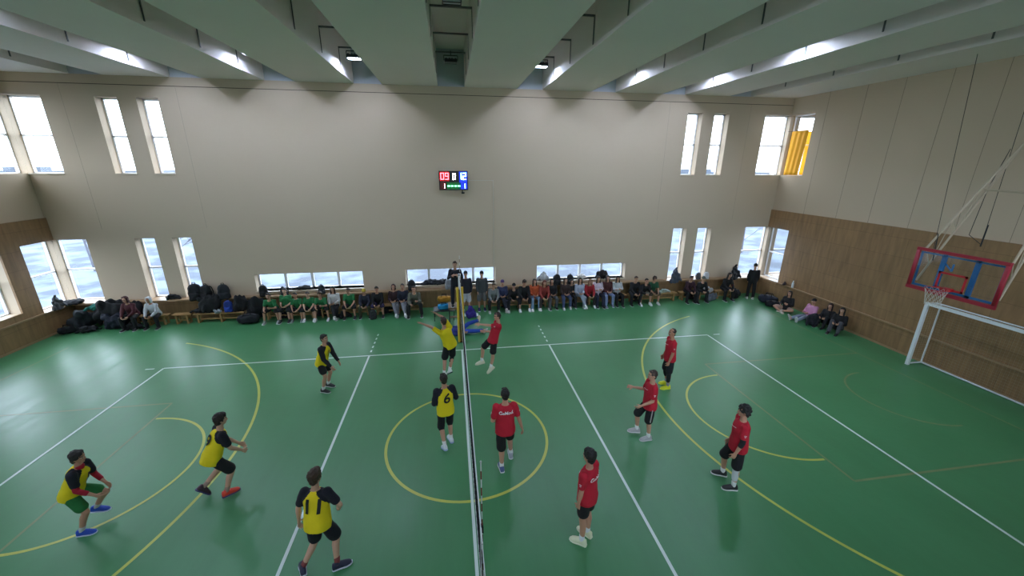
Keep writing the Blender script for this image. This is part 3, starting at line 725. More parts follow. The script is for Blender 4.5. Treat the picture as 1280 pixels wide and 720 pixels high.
def text_on(shirt, txt, size, center, face, up, mat_, name='jersey_number', squeeze=1., off=.012):
    """lettering laid on the cloth: each point is dropped along -face on to the shirt"""
    cu_ = bpy.data.curves.new('t', 'FONT'); cu_.body = txt; cu_.size = size; cu_.align_x = 'CENTER'; cu_.align_y = 'CENTER'; cu_.offset = size*.02; cu_.shear = .12
    o = bpy.data.objects.new('t', cu_); col.objects.link(o); dg = bpy.context.evaluated_depsgraph_get(); me = bpy.data.meshes.new_from_object(o.evaluated_get(dg)); bpy.data.objects.remove(o)
    bm = bmesh.new(); bm.from_mesh(me); bmesh.ops.remove_doubles(bm, verts=bm.verts, dist=1e-5); bmesh.ops.triangulate(bm, faces=bm.faces)
    for _ in range(2): bmesh.ops.subdivide_edges(bm, edges=[e for e in bm.edges if e.calc_length() > size*.12], cuts=1, use_grid_fill=False); bmesh.ops.triangulate(bm, faces=bm.faces)
    sm = shirt.data; tree = BVHTree.FromPolygons([v.co for v in sm.vertices], [tuple(p.vertices) for p in sm.polygons])
    face = nrm(face); up = nrm(Vector(up)-face*Vector(up).dot(face)); rx = up.cross(face)
    for v in bm.verts:
        p = center+rx*v.co.x*squeeze+up*v.co.y+face*.4
        hit, n_, _, _ = tree.ray_cast(p, -face, .8)
        v.co = (hit+n_*off) if hit else (p-face*.3)
    out = bpy.data.meshes.new(name); bm.to_mesh(out); bm.free(); out.materials.append(mat_)
    return link_mesh(name, out, shirt)
def shell_tube(name, parent, pts, rads, m_, voxel=.009):
    mb = MB()
    for (a, b), (ra, rb) in zip(zip(pts[:-1], pts[1:]), zip(rads[:-1], rads[1:])): mb.cap(a, b, ra, rb, 14)
    me = mb.mesh(name, [m_]); return link_mesh(name, me, parent)

def player(label, xy, fig, shirt, sleeve_c=None, shorts_c='101114', hair='short', hair_c='1d1613', shoe_c='e6e6e0', sole_c='e8e8e4', sock_c='dcdcdc', anchor='low',
           lift=0., short_t=.80, long=False, number=None, back=None, extras=None, sk=0, group=None, vox=.0085, tuck=False):
    s = fig; e = tag(empty('person'), label, 'person', group)
    base = {'low': None, 'L': s.an[0], 'R': s.an[1]}.get(anchor)
    if anchor == 'mid': base = (s.an[0]+s.an[1])/2
    if base is None: base = min(s.an, key=lambda a: a.z)
    e.location = (xy[0], xy[1], lift)
    s.shift((-base.x, -base.y, -s.sole))
    b = link_mesh('body', body_mesh(s, vox), e); b.data.materials[0] = skin(sk)
    me = hair_mesh(s, hair, .010); link_mesh('hair', assign(me, [mat('hair', hair_c, .6, bump=.6, bscale=60)]), e)
    me = shirt_mesh(s, 2 if long else .66, .011, .024); mats = [fab(shirt)]+([fab(sleeve_c)] if sleeve_c else [])
    sh = link_mesh('jersey', assign(me, mats, raglan(s, long) if sleeve_c else None), e)
    link_mesh('shorts', assign(shorts_mesh(s, short_t, .011, .022), [fab(shorts_c)]), e)
    for i in (0, 1):
        mb = shoe_mesh(s, i); mb.build('shoe', [mat('shoe_upper', shoe_c if isinstance(shoe_c, str) else shoe_c[i], .5), mat('shoe_sole', sole_c, .5)], e)
        a, k_ = s.an[i], s.kn[i]; mb = MB(); mb.cap(a, a.lerp(k_, .22), .041*s.k, .045*s.k, 14); mb.build('sock', fab(sock_c), e)
    ctr = s.pel+s.T*.30*s.k
    if number:
        txt, where, size = number; face = -s.F if where == 'back' else s.F
        text_on(sh, txt, size, ctr+s.T*.01, face, s.T, mat('black_print', '0b0b10', .6))
    if back: text_on(sh, back, .085, s.pel+s.T*.40*s.k, -s.F, s.T, mat('white_print', 'e6dfe0', .6), 'jersey_lettering')
    if extras: extras(s, e, sh)
    return e
YEL, NAVY, RED = 'e3cd10', '10121f', 'b0122a'
def v(deg): return math.radians(deg)

# yellow team ------------------------------------------------------
def ex_red_under(s, e, sh):
    for i in (0, 1): shell_tube('undershirt_sleeve', e, [s.sh[i].lerp(s.el[i], .5), s.el[i], s.el[i].lerp(s.wr[i], .55)], [.052*s.k, .046*s.k, .040*s.k], fab('a3142c'))
    mb = MB(); mb.cap(s.nk-s.T*.02, s.nk+s.T*.015, .068*s.k, .062*s.k, 16); mb.build('undershirt_collar', fab('a3142c'), e)
player('player in yellow and navy jersey, red undershirt and green shorts, crouching', (-6.5, 2.95),
       Fig(1.68, v(8), torso=(0, .50, 1), head=(0, .05, 1), look=(0, 1, .35), ua=((-.15, .12, -1), (.15, .05, -1)), fa=((.35, .75, -.75), (-.1, .85, -.7)), th=((-.25, .95, -.75), (.1, .45, -1)), sh=((-.1, -.75, -1), (0, -.42, -1)), foot=((0, 1, -.1), (0, 1, 0)), curl=.7),
       YEL, NAVY, '1c6b33', 'mop', '1b1513', shoe_c='1d49b8', sole_c='c9d4e8', sock_c='b9bfc4', anchor='R', number=('1', 'front', .26), short_t=.70, extras=ex_red_under)
player('player in yellow jersey numbered 9 with one orange and one purple shoe, crouching', (-4.52, 3.46),
       Fig(1.80, v(40), torso=(0, .48, 1), head=(0, .1, 1), look=(0, 1, .1), ua=((-.1, .3, -1), (.1, .25, -1)), fa=((.35, .75, -.75), (-.25, .75, -.8)), th=((-.25, .35, -1), (.05, .62, -1)), sh=((0, -1, -.75), (0, -.40, -1)), foot=((0, .7, -.9), (0, 1, 0)), curl=.8),
       YEL, NAVY, '0e1016', 'mop', '231a15', shoe_c=('3a2030', 'e0432f'), sole_c='3c3a6a', sock_c='9d8478', anchor='R', number=('9', 'back', .30), short_t=.85, sk=1)
player('player in yellow and navy jersey numbered 11 running, seen from behind', (-2.62, 1.72),
       Fig(1.80, v(78), torso=(.0, .16, 1), twist=v(4), head=(0, .1, 1), look=(.2, 1, .1), ua=((-.42, -.15, -1), (.62, .1, -1)), fa=((-.15, .05, -1), (-.35, .55, -.75)), th=((-.08, .12, -1), (.22, .28, -1)), sh=((-.42, -.62, -1), (.1, -.40, -1)), foot=((-.75, 1, -.1), (1, .55, .1)), curl=.7, build=1.03),
       YEL, NAVY, '0c0f1c', 'mop', '3d2a1c', shoe_c='191b3a', sole_c='c9cde0', sock_c='7a3a3a', anchor='L', number=('11', 'back', .32), short_t=.85, sk=1)
player('player in yellow jersey with long black sleeves, arms ready by the left attack line', (-3.82, 6.95),
       Fig(1.76, v(-18), torso=(0, .32, 1), look=(0, 1, .25), ua=((-.15, .30, -1), (.15, .30, -1)), fa=((.2, .75, -1.0), (-.1, .75, -.95)), th=((-.15, .25, -1), (.1, .32, -1)), sh=((-.05, -.35, -1), (0, -.3, -1)), curl=.25),
       YEL, '12131a', '0d0e12', 'short', '17120f', shoe_c='14151a', sole_c='d0d0d0', sock_c='d6d6d6', anchor='R', number=('1', 'front', .24), long=True, short_t=.62)
def ex_knee(s, e, sh):
    shell_tube('knee_sleeve', e, [s.kn[1].lerp(s.hip[1], .2), s.kn[1], s.kn[1].lerp(s.an[1], .35)], [.068*s.k, .062*s.k, .062*s.k], fab('14151a'))
player('player in yellow jersey jumping with raised arms at the far end of the net', (-.48, 7.05),
       Fig(1.82, v(120), torso=(-.30, .05, 1), look=(-.1, 1, .5), ua=((-.75, .25, .75), (-.35, .5, .9)), fa=((-.9, .2, .55), (-.9, .3, .75)), th=((-.22, .05, -1), (.0, .15, -1)), sh=((-.25, -.3, -1), (-.35, -.15, -1)), foot=((-.1, 1, -.7), (0, 1, -.7)), curl=.15),
       YEL, None, '0c0d12', 'short', '33211a', shoe_c='d9dedb', sole_c='23413a', sock_c='e0e0e0', anchor='mid', lift=.10, short_t=.86, extras=ex_knee)
player('player in yellow and navy jersey numbered 6, seen from behind beside the net', (-.38, 4.42),
       Fig(1.78, v(108), torso=(0, .06, 1), look=(0, 1, .1), ua=((-.22, .05, -1), (.35, .12, -1)), fa=((.35, .8, -.1), (-.2, .9, .25)), th=((-.05, .1, -1), (.05, .28, -1)), sh=((0, -.6, -1), (0, -.12, -1)), foot=((0, 1, -.35), (0, 1, 0)), curl=.8),
       YEL, NAVY, '0b0c12', 'short', '251c17', shoe_c='dfe3ea', sole_c='9fb2d8', sock_c='dedede', anchor='R', number=('6', 'back', .30), short_t=1.12, long=True)
# red team ---------------------------------------------------------
def sleeve_mark(s, e, sh):
    for i in (0, 1):
        d = nrm(s.el[i]-s.sh[i]); out = nrm((s.sh[i]-s.pel-s.T*.46*s.k)); out = nrm(out-d*out.dot(d))
        c_ = s.sh[i]+d*.12*s.k; a_ = nrm(d.cross(out)); mb = MB()
        for j in range(3):
            p = c_+out*(.067*s.k)+d*(.016*j); mb.tube(p-a_*(.022-.005*j), p+a_*(.022-.005*j), .003, n=5)
        mb.build('sleeve_print', mat('white_print', 'e6dfe0', .6), sh)
    # thin stripe printed across the chest
    pts = []; tree = BVHTree.FromPolygons([v_.co for v_ in sh.data.vertices], [tuple(p.vertices) for p in sh.data.polygons])
    for j in range(13):
        p = s.pel+s.T*(.40-.004*j)*s.k+s.R*(-.09+.015*j)*s.k+s.F*.4; h_, n_, _, _ = tree.ray_cast(p, -s.F, .7)
        if h_: pts.append(h_+n_*.003)
    if len(pts) > 2: MB().path(pts, .0035, n=5).build('chest_stripe', mat('white_print', 'e6dfe0', .6), sh)
player('player in red jersey landing from a jump at the far end of the net', (.80, 7.28),
       Fig(1.80, v(188), torso=(.0, -.30, 1), head=(0, .05, 1), look=(0, 1, .1), ua=((.25, .95, .12), (-.35, .35, -.9)), fa=((.3, 1, .12), (.1, 1, .12)), th=((-.1, .12, -1), (.05, 1.0, -1)), sh=((-.05, .18, -1), (0, .08, -1)), foot=((0, .8, -.65), (0, 1, -.1)), curl=.3),
       RED, None, '0e0e11', 'short', '2a1a14', shoe_c='d8d4bb', sole_c='cfcab0', sock_c='e0e0e0', anchor='L', short_t=.80, extras=sleeve_mark, lift=.02)
player('player in red jersey walking away beside the net, seen from behind', (.64, 3.40),
       Fig(1.86, v(92), torso=(0, .03, 1), look=(-.05, 1, .1), ua=((-.28, -.05, -1), (.35, -.12, -1)), fa=((.1, .7, -.5), (.28, .1, -1)), th=((.02, -.05, -1), (.10, .60, -1)), sh=((.0, -.10, -1), (.06, -.02, -1)), foot=((-.05, 1, 0), (.1, 1, .1)), curl=.6, build=1.03),
       RED, None, '0c0c10', 'short', '15110f', shoe_c=('4f5f8c', 'a9adb8'), sole_c='d8dadf', sock_c='e6e6e6', anchor='L', short_t=.95, back='GeMod.', extras=sleeve_mark)
player('player in red jersey with pale lime shoes, nearest of the red team', (1.74, 1.58),
       Fig(1.82, v(132), torso=(0, .02, 1), look=(.1, 1, .05), ua=((-.1, .02, -1), (.16, .02, -1)), fa=((.02, .14, -1), (.0, .15, -1)), th=((-.02, .03, -1), (.03, .05, -1)), sh=((0, -.05, -1), (0, -.06, -1)), foot=((-.2, 1, 0), (.1, 1, 0)), curl=.6),
       RED, None, '0b0b0e', 'mop', '12100f', shoe_c='dfe3c2', sole_c='e4e8cf', sock_c='e0e4ea', anchor='L', short_t=.68, back='GeMod.', extras=sleeve_mark)
def ex_stripe(s, e, sh):
    sleeve_mark(s, e, sh)
    i = 0; d = nrm(s.kn[i]-s.hip[i]); out = -s.r0
    MB().path([s.hip[i].lerp(s.kn[i], t)+out*.105*s.k for t in (.15, .4, .65, .88)], .012, n=6).build('shorts_stripe', fab('a99fa0'), e)
player('player in red jersey lifting one knee, grey shoes and striped black shorts', (4.06, 3.85),
       Fig(1.76, v(172), torso=(0, .02, 1), look=(0, 1, .2), ua=((-.15, .1, -1), (.3, .2, -.8)), fa=((.05, .85, -.45), (.1, 1, .15)), th=((.03, .05, -1), (.1, .62, -1)), sh=((0, -.12, -1), (0, -.10, -1)), foot=((-.1, 1, 0), (.1, 1, .05)), curl=.5, build=1.02),
       RED, None, '0d0d10', 'short', '33241b', shoe_c='a5a5a6', sole_c='c9c9c9', sock_c='e4e4e4', anchor='L', short_t=.92, extras=ex_stripe)
def ex_tights(s, e, sh):
    sleeve_mark(s, e, sh)
    for i in (0, 1): shell_tube('leggings', e, [s.hip[i].lerp(s.kn[i], .7), s.kn[i], s.kn[i].lerp(s.an[i], .35), s.kn[i].lerp(s.an[i], .62 if i == 0 else .45)], [.068*s.k, .060*s.k, .062*s.k, .053*s.k], fab('0d0e14'))
player('player in red jersey with black leggings and bright yellow shoes', (5.62, 5.80),
       Fig(1.80, v(170), torso=(0, .03, 1), look=(0, 1, .05), ua=((-.15, .05, -1), (.18, -.05, -1)), fa=((-.02, .3, -1), (.1, .35, -1)), th=((-.05, .04, -1), (.05, .1, -1)), sh=((0, -.03, -1), (.0, -.2, -1)), foot=((-.15, 1, 0), (.2, 1, 0)), curl=.6),
       RED, None, '11131a', 'buzz', '17120f', shoe_c='cfd22a', sole_c='d9dc30', sock_c='8b8f95', anchor='L', short_t=.9, extras=ex_tights, sk=2)
def ex_pads(s, e, sh):
    sleeve_mark(s, e, sh)
    shell_tube('elbow_sleeve', e, [s.sh[0].lerp(s.el[0], .72), s.el[0], s.el[0].lerp(s.wr[0], .3)], [.052*s.k, .047*s.k, .045*s.k], fab('101015'))
    shell_tube('knee_sleeve', e, [s.kn[0].lerp(s.hip[0], .12), s.kn[0], s.kn[0].lerp(s.an[0], .45), s.kn[0].lerp(s.an[0], .62)], [.062*s.k, .058*s.k, .060*s.k, .050*s.k], fab('c5c8cc'))
player('player in red jersey with curly black hair and one white knee sleeve', (5.0, 2.26),
       Fig(1.80, v(158), torso=(0, .03, 1), look=(.05, 1, .1), ua=((-.2, .05, -1), (.15, .0, -1)), fa=((-.05, .35, -1), (.05, .3, -1)), th=((-.1, .02, -1), (.12, .42, -1)), sh=((-.05, -.02, -1), (.05, -.12, -1)), foot=((-.1, 1, 0), (.15, 1, 0)), curl=.6, build=1.05),
       RED, None, '0e0e12', 'curly', '0d0b0b', shoe_c='17191c', sole_c='d6d8d4', sock_c='dcdcdc', anchor='L', short_t=.92, extras=ex_pads)
#PART4

# ------------------------------------------------------------------ spectators along the walls
Y90 = PI/2
POSES = {
 'clasp': dict(torso=(0, .38, 1), head=(0, .2, 1), look=(0, 1, -.1), ua=((-.15, .45, -1), (.15, .45, -1)), fa=((.42, .9, -.55), (-.42, .9, -.55)), th=((-.28, 1, -.06), (.28, 1, -.06)), sh=((0, -.08, -1), (0, -.02, -1)), curl=.8),
 'lap': dict(torso=(0, .06, 1), ua=((-.15, .22, -1), (.15, .22, -1)), fa=((.45, 1, -.2), (-.45, 1, -.2)), th=((-.18, 1, -.08), (.18, 1, -.08)), sh=((0, -.05, -1), (0, .12, -1)), curl=.5),
 'elbows': dict(torso=(0, .72, 1), head=(0, .05, 1), look=(0, 1, -.25), ua=((-.2, .35, -1), (.2, .35, -1)), fa=((.25, .75, .25), (-.3, .85, -.1)), th=((-.35, 1, -.04), (.35, 1, -.04)), sh=((-.05, -.05, -1), (.05, .1, -1)), curl=.8),
 'folded': dict(torso=(0, .0, 1), head=(0, .1, 1), ua=((-.25, .28, -1), (.25, .28, -1)), fa=((1, .42, .0), (-1, .55, .12)), th=((-.12, 1, -.08), (.12, 1, -.08)), sh=((.05, .25, -1), (0, .05, -1)), curl=.4),
 'leg_over': dict(torso=(.03, .10, 1), ua=((-.15, .25, -1), (.15, .25, -1)), fa=((.5, .9, -.1), (-.4, 1, -.1)), th=((-.1, 1, -.08), (-.18, 1, .12)), sh=((.05, -.05, -1), (-.25, .5, -.85)), foot=((0, 1, 0), (-.1, 1, -.1)), curl=.5),
 'stand': dict(torso=(0, 0, 1), head=(0, .05, 1), ua=((-.2, .05, -1), (.2, .05, -1)), fa=((.12, .3, -1), (-.12, .3, -1)), th=((-.06, 0, -1), (.08, 0, -1)), sh=((0, 0, -1), (.02, 0, -1)), curl=.6),
 'umpire': dict(torso=(0, .03, 1), head=(0, .12, 1), look=(0, 1, -.35), ua=((-.32, .5, -.85), (.32, .5, -.85)), fa=((.55, .75, .5), (-.55, .75, .5)), th=((-.06, 0, -1), (.08, 0, -1)), sh=((0, 0, -1), (.02, 0, -1)), curl=.9),
 'floor_crossed': dict(torso=(0, -.05, 1), ua=((-.3, .3, -1), (.3, .3, -1)), fa=((.4, .9, .3), (-.4, .9, -.1)), th=((-.75, .8, .12), (.75, .8, .12)), sh=((.95, .05, -.28), (-.95, .3, -.30)), foot=((.9, .5, 0), (-.9, .5, 0)), curl=.6),
 'floor_knees': dict(torso=(0, -.05, 1), ua=((-.2, .5, -1), (.2, .5, -1)), fa=((.4, .9, .1), (-.4, .9, .1)), th=((-.15, 1, .95), (.15, 1, .95)), sh=((0, .3, -1), (0, .35, -1)), curl=.6),
 'floor_out': dict(torso=(0, -.1, 1), ua=((-.2, .35, -1), (.2, .35, -1)), fa=((.4, .9, .1), (-.4, .9, .1)), th=((-.12, 1, .18), (.12, 1, .05)), sh=((.05, 1, -.25), (-.02, 1, -.10)), foot=((-.15, .35, 1), (.15, .35, 1)), curl=.6),
 'lying': dict(torso=(0, -1, .08), head=(0, -1, .15), look=(0, .1, 1), ua=((-.6, .8, -.05), (.6, .8, -.1)), fa=((.2, 1, .1), (0, 1, .1)), th=((-.55, 1, .35), (.35, 1, .02)), sh=((-.1, 1, .15), (.1, 1, -.02)), foot=((-.3, .2, 1), (.5, .3, .8)), curl=.3),
}
_pc = {}
def pose_parts(pose, sleeve, legs):
    key = (pose,)
    if key not in _pc:
        s = Fig(1.68, Y90, **POSES[pose])
        floorsit = pose.startswith('floor') or pose == 'lying'
        z = .115 if floorsit else -s.sole
        lowest = min(min(a.z for a in s.an), min(k_.z for k_ in s.kn)) - .06
        if floorsit and z+lowest < 0.0: z = -lowest
        s.shift((0, 0, z)); _pc[key] = (s, body_mesh(s, .0105), [shoe_mesh(s, i).mesh('shoe', [M_black, M_white]) for i in (0, 1)])
    s = _pc[key][0]
    k1 = (pose, 'top', sleeve)
    if k1 not in _pc: _pc[k1] = assign(shirt_mesh(s, sleeve, .014, .022 if sleeve < 1 else (.012 if pose in ('stand', 'umpire') else .024), -.10 if pose in ('stand', 'umpire') else -.06), [M_black])
    k2 = (pose, 'legs', legs)
    if k2 not in _pc: _pc[k2] = assign(shorts_mesh(s, legs, .014, .024 if legs < 1 else .020), [M_black])
    return s, _pc[key][1], _pc[k1], _pc[k2], _pc[key][2]
def put(name, me, mats, e):
    o = link_mesh(name, me, e)
    for i, m_ in enumerate(mats):
        if i < len(o.material_slots): o.material_slots[i].link = 'OBJECT'; o.material_slots[i].material = m_
    return o
def spectator(label, x, y, pose, top, bottom, hair='short', hair_c='1c1613', rz=PI, sleeve=2, legs=2, shoe='18191c', sole='c4c6c8', z=0., size=1., group=None, sk=0):
    s, bm_, tm, lm, sm = pose_parts(pose, sleeve, legs)
    e = tag(empty('person', (x, y, z), rz), label, 'person', group); e.scale = (size,)*3
    put('body', bm_, [skin(sk), M_eye, M_dark, M_lip], e)
    put('hoodie' if sleeve == 2 else 'shirt', tm, [fab(top)], e)
    put('trousers' if legs == 2 else 'shorts', lm, [fab(bottom)], e)
    k3 = (pose, 'hair', hair)
    if k3 not in _pc: _pc[k3] = assign(hair_mesh(s, hair, .013), [M_black])
    put({'beanie': 'beanie', 'cap': 'cap', 'hood': 'hood'}.get(hair, 'hair'), _pc[k3], [fab(hair_c) if hair in ('beanie', 'cap', 'hood') else mat('hair', hair_c, .6, bump=.6, bscale=60)], e)
    for m_ in sm: put('shoe', m_, [mat('shoe_upper', shoe, .5), mat('shoe_sole', sole, .5)], e)
    return e
GT, SK = '1f6b3c', 'c7a08c'
YB = 12.78
S_ = spectator
# left corner
S_('person in maroon hood sitting among black bags at the left end', -12.15, 12.72, 'clasp', '46181f', '0f1014', 'hood', '3b141b', size=1.02)
S_('person in white patterned hoodie on the bench under the left windows', -11.42, 12.74, 'clasp', 'b7babd', '101116', 'hood', 'c2c5c8', size=.97, sk=2)
# green team on the bench
S_('green shirted player leaning on elbows, leftmost on the team bench', -7.28, YB, 'elbows', GT, '15161a', sleeve=.62, legs=.9, shoe='9aa09c', size=1.02)
S_('green shirted player sitting upright, second from left on the team bench', -6.80, YB+.04, 'lap', GT, '101214', sleeve=.62, legs=.9, shoe='1f2326', size=1.0, sk=1)
S_('green shirted player with hands clasped low, third from left on the bench', -6.36, YB, 'clasp', GT, '16171b', sleeve=.62, legs=.9, shoe='7e8583', size=.92)
S_('green shirted player in white shoes, fourth from left on the bench', -5.90, YB, 'clasp', GT, '121316', sleeve=.62, legs=.9, shoe='e2e2e2', size=.94, sk=1)
S_('green shirted player with mop of brown hair, fifth on the bench', -5.42, YB+.02, 'elbows', GT, '131417', 'mop', '43301f', sleeve=.62, legs=.9, shoe='c8c8c8', size=1.0)
S_('long haired girl in white top and black trousers beside green team', -4.98, YB+.05, 'leg_over', 'b9b6b3', '0c0c0f', 'long', '17110f', shoe='b0aba4', size=1.0)
S_('green shirted player sitting apart to the right of the girl in white', -4.38, YB+.06, 'clasp', GT, '15171a', sleeve=.62, legs=.9, shoe='1a1d20', size=1.0)
S_('person in yellow beanie and navy jacket sitting on the bench', -3.78, YB+.04, 'clasp', '1c2030', '33331f', 'beanie', 'b09a35', shoe='17181a', size=.96)
S_('person in black hoodie and purple shorts beside the yellow beanie', -3.28, YB+.05, 'clasp', '0e0f13', '2a2247', 'short', '231a17', legs=.9, shoe='1b1c20', size=1.02)
S_('person in dark maroon hood with pale trousers crossing one leg', -2.62, YB+.02, 'leg_over', '2b1518', '73737a', 'hood', '2a1013', shoe='d5d6d6', size=1.0)
S_('person in navy jacket with grey trousers and white shoes on bench', -2.26, YB, 'leg_over', '151a2b', '7b7c84', 'short', '1e1714', shoe='dcdcdc', size=1.02)
S_('large person in olive grey jacket leaning forward at the bench end', -1.80, YB-.05, 'elbows', '5b5c50', '1c1c1c', 'short', '1b1512', shoe='1a1a1c', size=1.10)
# standing by the net
S_('standing person in black coat, cap and white shorts beside the referee', .30, 12.62, 'stand', '101220', 'b9bcc0', 'cap', '0c0d10', legs=.98, shoe='9a9aa6', size=1.08)
S_('standing person in dark grey hoodie, cap and grey shorts', .97, 12.72, 'stand', '3a3d40', '5f6061', 'cap', '0e0f11', legs=.98, shoe='2c2760', size=1.05)
# right bench
S_('person in grey hoodie with clasped hands next to standing pair', 1.45, YB, 'clasp', '6a6f6d', '101114', 'short', '4a4035', shoe='b3b3ae', size=1.0)
S_('person in purple beanie and navy jumper on the bench', 1.86, YB+.03, 'leg_over', '2b3352', '1a1d2a', 'beanie', '4b3466', shoe='b0a6a0', size=1.02)
S_('person in black jacket and black cap looking down on bench', 2.30, YB+.02, 'elbows', '0f1013', '191a20', 'cap', '101013', shoe='cfcfcf', size=1.04)
S_('big person in black jacket with royal blue socks on the bench', 2.76, YB, 'clasp', '101114', '14151b', 'mop', '241a15', legs=1.35, shoe='e4e6ea', size=1.08)
S_('person in black and orange top with blue jeans on the bench', 3.25, YB+.05, 'lap', 'b4502a', '7991ad', 'long', '14100f', shoe='d8d8d8', size=1.0)
S_('red haired person in brick red top with brown trousers', 3.64, YB+.03, 'clasp', '84312a', '3c3230', 'long', '5a2a1c', shoe='dcdad6', size=1.02)
S_('long haired person in black top and grey trousers on the bench', 4.02, YB+.04, 'lap', '0f0f12', '4a4b50', 'long', '181210', shoe='141416', size=.99)
S_('person in brown jacket and blue jeans left of the grey top girl', 4.62, YB+.03, 'lap', '2d1e1b', '3c4868', 'long', '2a1b15', shoe='c8c3c3', size=1.0)
S_('person in black hooded coat beside the brown jacket', 4.93, YB+.12, 'folded', '111113', '15151a', 'hood', '121214', shoe='2a2a30', size=.9)
S_('long dark haired girl in grey top and light grey trousers', 5.28, YB+.0, 'leg_over', '9aa2b3', '8b94a2', 'long', '110e0f', shoe='e6e6e6', size=1.0)
S_('person in bright red sweater sitting on the right bench', 5.68, YB+.03, 'clasp', '8e1822', '20161c', 'long', '7b5a48', shoe='dedede', size=1.0)
S_('long haired girl in pale pink top and dark blue jeans', 6.12, YB+.02, 'folded', 'bfb1bd', '191d33', 'long', '15100f', shoe='15161a', size=1.02)
S_('person in maroon top with fur trimmed coat and light jeans', 6.55, YB+.04, 'lap', '421a1c', '7a86a8', 'long', '1d1412', shoe='7c7f96', size=1.04)
S_('long haired girl in white grey hoodie and black trousers', 7.02, YB+.02, 'folded', 'a9adb0', '0b0b0e', 'long', '12100f', shoe='101013', size=1.0)
S_('person in black coat leaning forward right of the bench gap', 7.78, YB+.02, 'clasp', '0e0f13', '101117', 'short', '3c281d', shoe='17181c', size=1.05)
S_('person in black jacket and beige shorts beside green shirted boy', 8.25, YB+.03, 'elbows', '101013', '8f887a', 'short', '17120f', legs=.9, shoe='cfcfcf', size=1.02)
S_('green shirted boy with curly hair at the right bench end', 8.66, YB+.0, 'clasp', '1d4d33', '4c4438', 'curly', '1c1513', sleeve=.62, legs=.9, shoe='dddddd', size=1.02)
S_('person in maroon and black jacket beside the hanging grey puffer', 10.42, YB-.03, 'clasp', '30161f', '0e0e12', 'short', '26201c', shoe='121214', size=1.0)
S_('person in black jacket and grey green cap, right bench', 10.95, YB-.03, 'elbows', '101113', '1a1b1e', 'cap', '4d5248', shoe='101012', size=1.04)
S_('long haired person in black coat seated near the right corner', 12.35, 12.82, 'clasp', '0d0d10', '0f0f13', 'long', '0e0c0c', shoe='17181b', size=1.05)
S_('standing person in black coat and cap turned to the corner window', 13.55, 12.55, 'stand', '0e0f11', '0d0d10', 'cap', '1b1d1c', rz=-.5, shoe='b9b9b2', size=1.03)
# on the floor against the right wall
S_('person in black jacket with bare crossed legs on the floor', 13.95, 10.85, 'floor_crossed', '141417', 'b08d80', 'long', '1a1310', rz=v(110), legs=.8, shoe='c9b9ae', size=1.0)
S_('person in pink hoodie with pale jeans stretched out on the floor', 14.1, 9.85, 'floor_out', 'c489ac', '8d96aa', 'cap', '17161a', rz=v(96), shoe='c3a99e', size=1.0)
S_('person in black jumper sitting on the floor behind a dark bundle', 14.15, 9.15, 'floor_knees', '121217', '14151a', 'long', '2a1512', rz=v(105), shoe='15151a', size=1.0)
S_('person in black coat and grey trousers, rightmost on the floor', 14.1, 8.62, 'floor_knees', '101013', '42434a', 'long', '130f0f', rz=v(115), shoe='15151a', size=1.02)
# referee on his stand, and someone lying on the floor behind the post
S_('referee in dark navy clothes on a stand behind the net post', -.13, 10.92, 'umpire', '10131d', '121624', 'short', '3a2a20', z=.9, shoe='121214', size=1.04, group=None)
S_('person in blue trousers lying on the floor behind the net post', .02, 10.38, 'lying', '1e2f7a', '20439e', 'short', '1c1613', rz=-v(78), shoe='b9a888', size=1.02)

# ------------------------------------------------------------------ referee stand
rs = tag(empty('referee_stand', (-.13, 11.05, 0)), 'brown platform with steel legs that the referee stands on behind the net post', 'referee stand')
MB().box((-.3, -.35, .85), (.3, .3, .9)).build('platform', mat('stained_plywood', '6f5436', .6, vary=.15), rs)
for sx in (-1, 1):
    MB().tube((sx*.27, -.32, 0), (sx*.27, -.32, .85), .014).build('leg', M_steel_dark, rs); MB().tube((sx*.27, .28, 0), (sx*.27, .28, .85), .014).build('leg', M_steel_dark, rs)
    MB().tube((sx*.27, .28, .35), (sx*.27, -.32, .35), .011).build('brace', M_steel_dark, rs)
for z in (.3, .62): MB().box((-.27, .2, z-.015), (.27, .36, z+.01)).build('step', mat('stained_plywood', '6f5436', .6, vary=.15), rs)

# ------------------------------------------------------------------ benches
def bench(x0, x1, y, lab):
    L = x1-x0; e = tag(empty('gym_bench', ((x0+x1)/2, y, 0)), lab, 'bench')
    MB().box((-L/2, -.13, .35), (L/2, .13, .385)).build('seat', M_benchwood, e)
    n_ = 2 if L < 1.2 else 3
    for k in range(n_):
        x = -L/2+.14+(L-.28)*k/(n_-1); MB().box((x-.03, -.12, 0), (x+.03, -.07, .35)).box((x-.03, .07, 0), (x+.03, .12, .35)).box((x-.03, -.07, .28), (x+.03, .07, .35)).box((x-.03, -.07, .0), (x+.03, .07, .04)).build('leg_frame', M_benchwood, e)
    MB().box((-L/2+.17, -.02, .1), (L/2-.17, .02, .16)).build('stretcher', M_benchwood, e)
for x0, x1, lab in ((-12.4, -11.1, 'low wooden bench under the person in white patterned hoodie'), (-10.95, -10.3, 'short wooden bench right of the person in white hoodie'), (-10.2, -8.3, 'low wooden bench loaded with black and blue backpacks'),
                    (-7.7, -5.75, 'low wooden bench under the left green shirted players'), (-5.65, -3.6, 'low wooden bench under the girl in white and yellow beanie'), (-3.5, -1.5, 'low wooden bench under the large person in olive jacket'),
                    (1.2, 3.9, 'low wooden bench under the purple beanie and orange top'), (3.98, 5.9, 'low wooden bench under the brown jacket and red sweater'), (5.98, 7.5, 'low wooden bench whose bare end shows by the white hoodie girl'),
                    (7.6, 9.95, 'low wooden bench holding a pale jacket beside green shirted boy'), (10.1, 11.25, 'low wooden bench under the maroon and black jacket'), (11.9, 12.85, 'low wooden bench under the black coated person near right corner')):
    bench(x0, x1, 12.86, lab)

